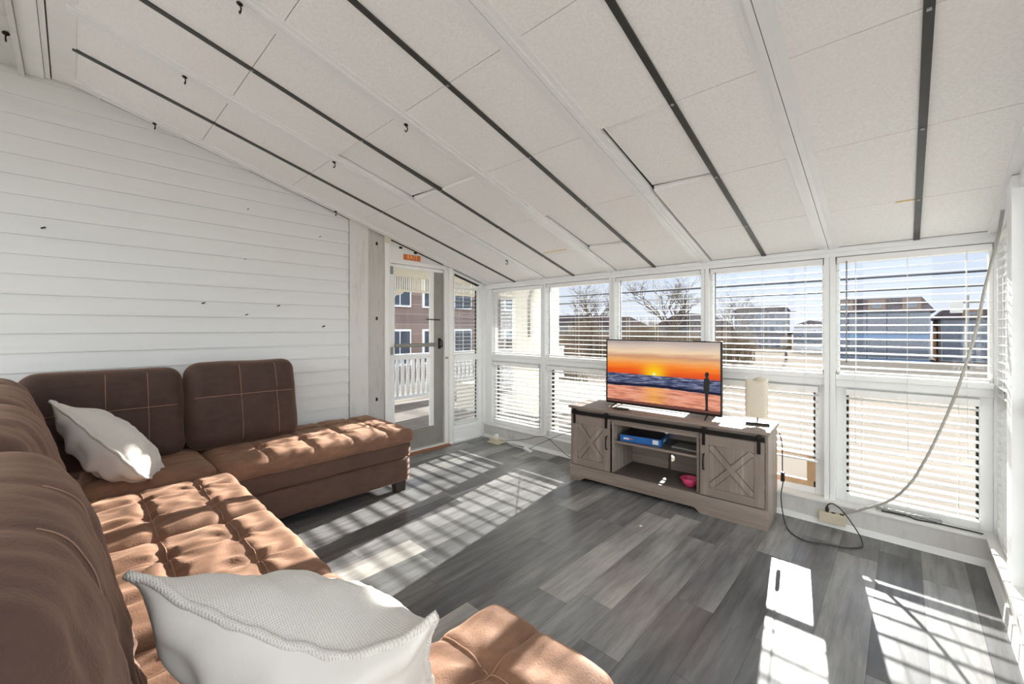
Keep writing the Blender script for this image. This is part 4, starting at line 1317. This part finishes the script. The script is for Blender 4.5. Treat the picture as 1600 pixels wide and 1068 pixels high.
# porch outside the door
mb = MB()
x = -6.75
while x < -3.98:
    mb.box(x, x + 0.132, -1.0, 9.0, -0.07, -0.03)
    x += 0.14
simple('deck_board', (122, 115, 110), 0.7, 0.12, 3)
struct('floor', mb, 'deck_board', 'grey boards of the porch outside the door', 'floor')
simple('porch_ceiling', (236, 230, 214), 0.6, 0.04)
struct('ceiling', MB().box(-6.9, -3.95, -1.0, 7.4, 2.50, 2.58), 'porch_ceiling', 'cream ceiling of the porch outside the door', 'ceiling')
fw = thing('porch_fretwork', 'white spindle fretwork hanging below the porch ceiling', 'fretwork', (-6.6, 4.0, 1.75))
MB().box(-6.64, -6.56, -1.0, 7.4, 2.27, 2.50).build('fascia', 'cream_paint', fw)
MB().box(-6.63, -6.57, -1.0, 7.4, 2.0, 2.035).build('rail', 'cream_paint', fw)
m_ = MB()
y = -0.9
while y < 7.4:
    m_.box(-6.610, -6.590, y, y + 0.018, 2.035, 2.27)
    y += 0.045
m_.build('spindles', 'cream_paint', fw)
rl = thing('porch_railing', 'white baluster railing along the porch outside the door', 'railing', (-6.6, 4.0, -0.03))
MB().box(-6.64, -6.56, -1.0, 9.0, 0.80, 0.87).build('top_rail', 'window_frame_white', rl, 0.005)
MB().box(-6.63, -6.57, -1.0, 9.0, 0.06, 0.12).build('bottom_rail', 'window_frame_white', rl, 0.005)
m_ = MB()
y = -0.95
while y < 9.0:
    m_.tube([(-6.6, y, 0.12), (-6.6, y, 0.30), (-6.6, y, 0.46), (-6.6, y, 0.62), (-6.6, y, 0.80)], [0.026, 0.042, 0.030, 0.042, 0.026], 6)
    y += 0.11
m_.build('balusters', 'window_frame_white', rl)
for y, lb in ((3.80, 'cream turned porch post near the left edge of the door glass'), (7.4, 'cream porch post at the far end of the railing')):
    m_ = MB().box(-6.66, -6.54, y - 0.06, y + 0.06, -0.03, 2.27)
    o = m_.build('porch_post', 'cream_paint', None, 0.01, label=lb, cat='post')
    MB().prism([(y + 0.06, 2.0), (y + 0.34, 2.0), (y + 0.28, 1.95), (y + 0.16, 1.92), (y + 0.11, 1.81), (y + 0.06, 1.73)], 'X', -6.62, -6.58).build('corner_bracket', 'cream_paint', o)
cb_ = MB().box(-4.72, -4.12, 5.0, 5.5, -1.2, 3.2).build('porch_pier', 'cream_paint', None, 0.01, label='tall cream pier outside the corner window', cat='pier')
MB().tube([(-4.16, 4.95, 2.1), (-4.30, 4.95, 1.80), (-4.30, 4.95, 1.2)], 0.02, 8).build('downspout', 'grey_metal', cb_)
MB().box(-5.55, -4.95, 4.5, 4.9, -0.03, 0.42).build('storage_box', 'cream_paint', None, 0.01, label='low cream box on the porch seen through the sidelight', cat='box')

def building(label, x0, x1, y0, y1, zt, wall, rows, cols, roof='flat', roofmat='roof_dark', face='Y', rh=1.2, wsize=(1.0, 1.3)):
    b = thing('building', label, 'building', ((x0 + x1) / 2, (y0 + y1) / 2, GZ))
    MB().box(x0, x1, y0, y1, GZ, zt).build('walls', wall, b)
    if roof == 'flat':
        MB().box(x0 - 0.3, x1 + 0.3, y0 - 0.3, y1 + 0.3, zt, zt + 0.35).build('roof', roofmat, b)
    elif roof == 'mansard':
        vs = [(x0 - 0.3, y0 - 0.3, zt), (x1 + 0.3, y0 - 0.3, zt), (x1 + 0.3, y1 + 0.3, zt), (x0 - 0.3, y1 + 0.3, zt),
              (x0 + 0.4, y0 + 0.5, zt + rh), (x1 - 0.4, y0 + 0.5, zt + rh), (x1 - 0.4, y1 - 0.5, zt + rh), (x0 + 0.4, y1 - 0.5, zt + rh)]
        MB().add(vs, [(0, 1, 5, 4), (1, 2, 6, 5), (2, 3, 7, 6), (3, 0, 4, 7), (4, 5, 6, 7), (0, 3, 2, 1)]).build('roof', roofmat, b)
        for q in range(3):
            xx = x0 + (x1 - x0) * (q + 0.5) / 3
            d = MB().box(xx - 0.5, xx + 0.5, y0 - 0.2, y0 + 0.8, zt + 0.15, zt + rh - 0.1).build('dormer', 'house_brown', b)
            MB().box(xx - 0.3, xx + 0.3, y0 - 0.24, y0 - 0.2, zt + 0.3, zt + rh - 0.3).build('pane', 'window_dark', d)
    else:
        ym = (y0 + y1) / 2; xm = (x0 + x1) / 2
        if roof == 'gable_x':
            MB().prism([(y0 - 0.3, zt), (y1 + 0.3, zt), (ym, zt + rh)], 'X', x0 - 0.3, x1 + 0.3).build('roof', roofmat, b)
        else:
            MB().prism([(x0 - 0.3, zt), (x1 + 0.3, zt), (xm, zt + rh)], 'Y', y0 - 0.3, y1 + 0.3).build('roof', roofmat, b)
    hh = (zt - GZ)
    for r_ in range(rows):
        zc = GZ + hh * (r_ + 0.55) / rows
        for c_ in range(cols):
            if face == 'Y':
                xc = x0 + (x1 - x0) * (c_ + 0.5) / cols
                w = MB().box(xc - wsize[0] / 2 - 0.1, xc + wsize[0] / 2 + 0.1, y0 - 0.08, y0, zc - wsize[1] / 2 - 0.1, zc + wsize[1] / 2 + 0.1).build('window', 'house_trim', b)
                MB().box(xc - wsize[0] / 2, xc + wsize[0] / 2, y0 - 0.12, y0 - 0.08, zc - wsize[1] / 2, zc + wsize[1] / 2).build('pane', 'window_dark', w)
            else:
                yc = y0 + (y1 - y0) * (c_ + 0.5) / cols
                w = MB().box(x1, x1 + 0.08, yc - wsize[0] / 2 - 0.1, yc + wsize[0] / 2 + 0.1, zc - wsize[1] / 2 - 0.1, zc + wsize[1] / 2 + 0.1).build('window', 'window_frame_white', b)
                MB().box(x1 + 0.08, x1 + 0.12, yc - wsize[0] / 2, yc - 0.04, zc - wsize[1] / 2, zc + wsize[1] / 2).build('pane', 'window_dark', w)
                MB().box(x1 + 0.08, x1 + 0.12, yc + 0.04, yc + wsize[0] / 2, zc - wsize[1] / 2, zc + wsize[1] / 2).build('pane', 'window_dark', w)
    return b
building('brown brick house seen through the glass door', -24, -18, 8.0, 20.0, 4.6, 'brick_wall', 2, 6, 'mansard', face='X', wsize=(1.1, 1.6), rh=2.2)
building('blue-grey house with dark mansard roof in the wide right window', -4.3, 1.4, 42, 50, 2.55, 'house_blue', 2, 5, 'mansard', rh=1.1)
building('long brown block right of the blue-grey house', 1.9, 12, 44, 52, 2.0, 'house_brown', 2, 7, 'mansard', rh=0.8)
building('three-storey grey block with curved roof line in the window behind the lamp', -18.9, -13.4, 70, 80, 3.9, 'house_grey', 3, 6, 'gable_x', rh=1.0, wsize=(0.6, 0.9))
building('low white house near the tall post in the window behind the lamp', -9.6, -6.5, 60, 68, 1.6, 'house_white', 1, 3, 'gable_y', rh=0.7)
building('tan shed row beside the pale ground', -17, -10.5, 58, 64, 0.6, 'house_tan', 1, 5, 'flat')
building('brown gabled house behind the bare tree', -17.0, -12.5, 38, 46, 1.5, 'house_brown', 2, 4, 'gable_y', rh=1.3)
building('grey gabled house left of the bare tree', -25.5, -20.5, 37, 44, 1.4, 'house_grey', 2, 4, 'gable_y', rh=1.3)
building('white gabled house in the second window from the corner', -33.0, -28.5, 40, 47, 1.8, 'house_white', 2, 3, 'gable_x', rh=1.2)

# bare trees
def tree(label, x, y, h, seed, spread=0.55, depth=6, r0=0.10, lean=0.0):
    rnd = random.Random(seed)
    t = thing('bare_tree', label, 'tree', (x, y, GZ))
    trunk = MB(); br_ = MB()
    def grow(p, d, ln, r, lev):
        pts = [p]; rr = [r]
        q = p.copy(); dd = d.copy()
        for s_ in range(3):
            dd = (dd + Vector((rnd.uniform(-1, 1), rnd.uniform(-1, 1), rnd.uniform(-0.2, 0.5))) * 0.16).normalized()
            q = q + dd * ln / 3
            pts.append(q.copy()); rr.append(r * (1 - 0.12 * (s_ + 1)))
        (trunk if lev == 0 else br_).tube(pts, rr, 6 if lev < 2 else 4, False)
        if lev < depth:
            for c_ in range(3 if lev < 2 else 2 + (rnd.random() < 0.5)):
                a = rnd.uniform(0, 2 * pi)
                side = Vector((cos(a), sin(a), rnd.uniform(-0.1, 0.5)))
                nd = (dd + side * spread * rnd.uniform(0.7, 1.4)).normalized()
                st_ = pts[rnd.choice((1, 2, 3))] if lev else pts[3]
                grow(st_, nd, ln * rnd.uniform(0.62, 0.85), r * 0.60, lev + 1)
    grow(Vector((x, y, GZ)), Vector((lean, 0, 1)).normalized(), h * 0.34, r0, 0)
    trunk.build('trunk', 'bark', t)
    br_.build('branches', 'bark', t)
tree('large bare tree across the windows behind the television', -8.9, 21.0, 6.4, 5, 0.8, 7, 0.12)
tree('bare tree in the second window from the corner', -13.2, 21.0, 6.2, 11, 0.8, 7, 0.11)
tree('small bare tree in the left part of the window behind the lamp', -5.9, 22.0, 4.6, 21, 0.85, 7, 0.08)
# twiggy hedge
def hedge(label, x0, x1, y0, y1, zt, n_, seed):
    rnd = random.Random(seed)
    m_ = MB()
    for q in range(n_):
        x = rnd.uniform(x0, x1); y = rnd.uniform(y0, y1)
        top = GZ + (zt - GZ) * rnd.uniform(0.55, 1.05) * (0.8 + 0.2 * sin(x * 1.3))
        p = Vector((x, y, GZ)); qv = Vector((x + rnd.uniform(-0.5, 0.5), y + rnd.uniform(-0.4, 0.4), top))
        mid = (p + qv) / 2 + Vector((rnd.uniform(-0.2, 0.2), 0, 0))
        m_.tube([p, mid, qv], [0.022, 0.016, 0.006], 3, False)
        for _ in range(2):
            e_ = mid + (qv - mid) * rnd.random() + Vector((rnd.uniform(-0.5, 0.5), rnd.uniform(-0.3, 0.3), rnd.uniform(0.0, 0.4)))
            m_.tube([mid, e_], [0.012, 0.005], 3, False)
    m_.build('hedge', 'twig_brown', None, label=label, cat='hedge', kind='stuff')
hedge('brown leafless hedge behind the television windows', -23, -9.5, 26.5, 29, 2.2, 1700, 2)
hedge('brown scrub between tree and parking ground', -19, -8.0, 33, 35, 1.4, 1100, 4)
hedge('dark shrubs by the second window', -15.5, -11.0, 15.5, 17, 1.5, 500, 6)

# utility poles and overhead cables
def upole(x, y, h, label, sign=False):
    t = thing('utility_pole', label, 'pole', (x, y, GZ))
    MB().tube([(x, y, GZ), (x, y, h)], [0.10, 0.07], 8).build('pole', 'pole_grey', t)
    MB().box(x - 0.7, x + 0.7, y - 0.05, y + 0.05, h - 0.5, h - 0.38).build('crossarm', 'pole_grey', t)
    if sign:
        MB().box(x - 0.75, x - 0.2, y - 0.25, y - 0.05, h - 1.1, h - 0.3).build('transformer', 'grey_metal', t)
upole(-6.95, 40.0, 3.1, 'thin utility pole in the window behind the lamp')
upole(2.9, 38.0, 3.4, 'utility pole with a box right of the blue-grey house', True)
for z, lb in ((2.62, 'upper overhead cable across the front windows'), (2.30, 'lower overhead cable across the front windows'), (3.05, 'topmost overhead cable across the front windows')):
    MB().tube([(-17.5 + 4.0 * q, 14.0, z + 0.0003 * ((q - 5) * 4) ** 2) for q in range(15)], 0.028 if z != 3.05 else 0.014, 6).build('overhead_cable', 'cable_black', None, label=lb, cat='cable')
# green street sign and hedge row near the right window
MB().tube([(3.1, 42, GZ), (3.1, 42, 1.6)], 0.05, 8).build('sign_post', 'grey_metal', None, label='thin sign post right of the blue-grey house', cat='post')
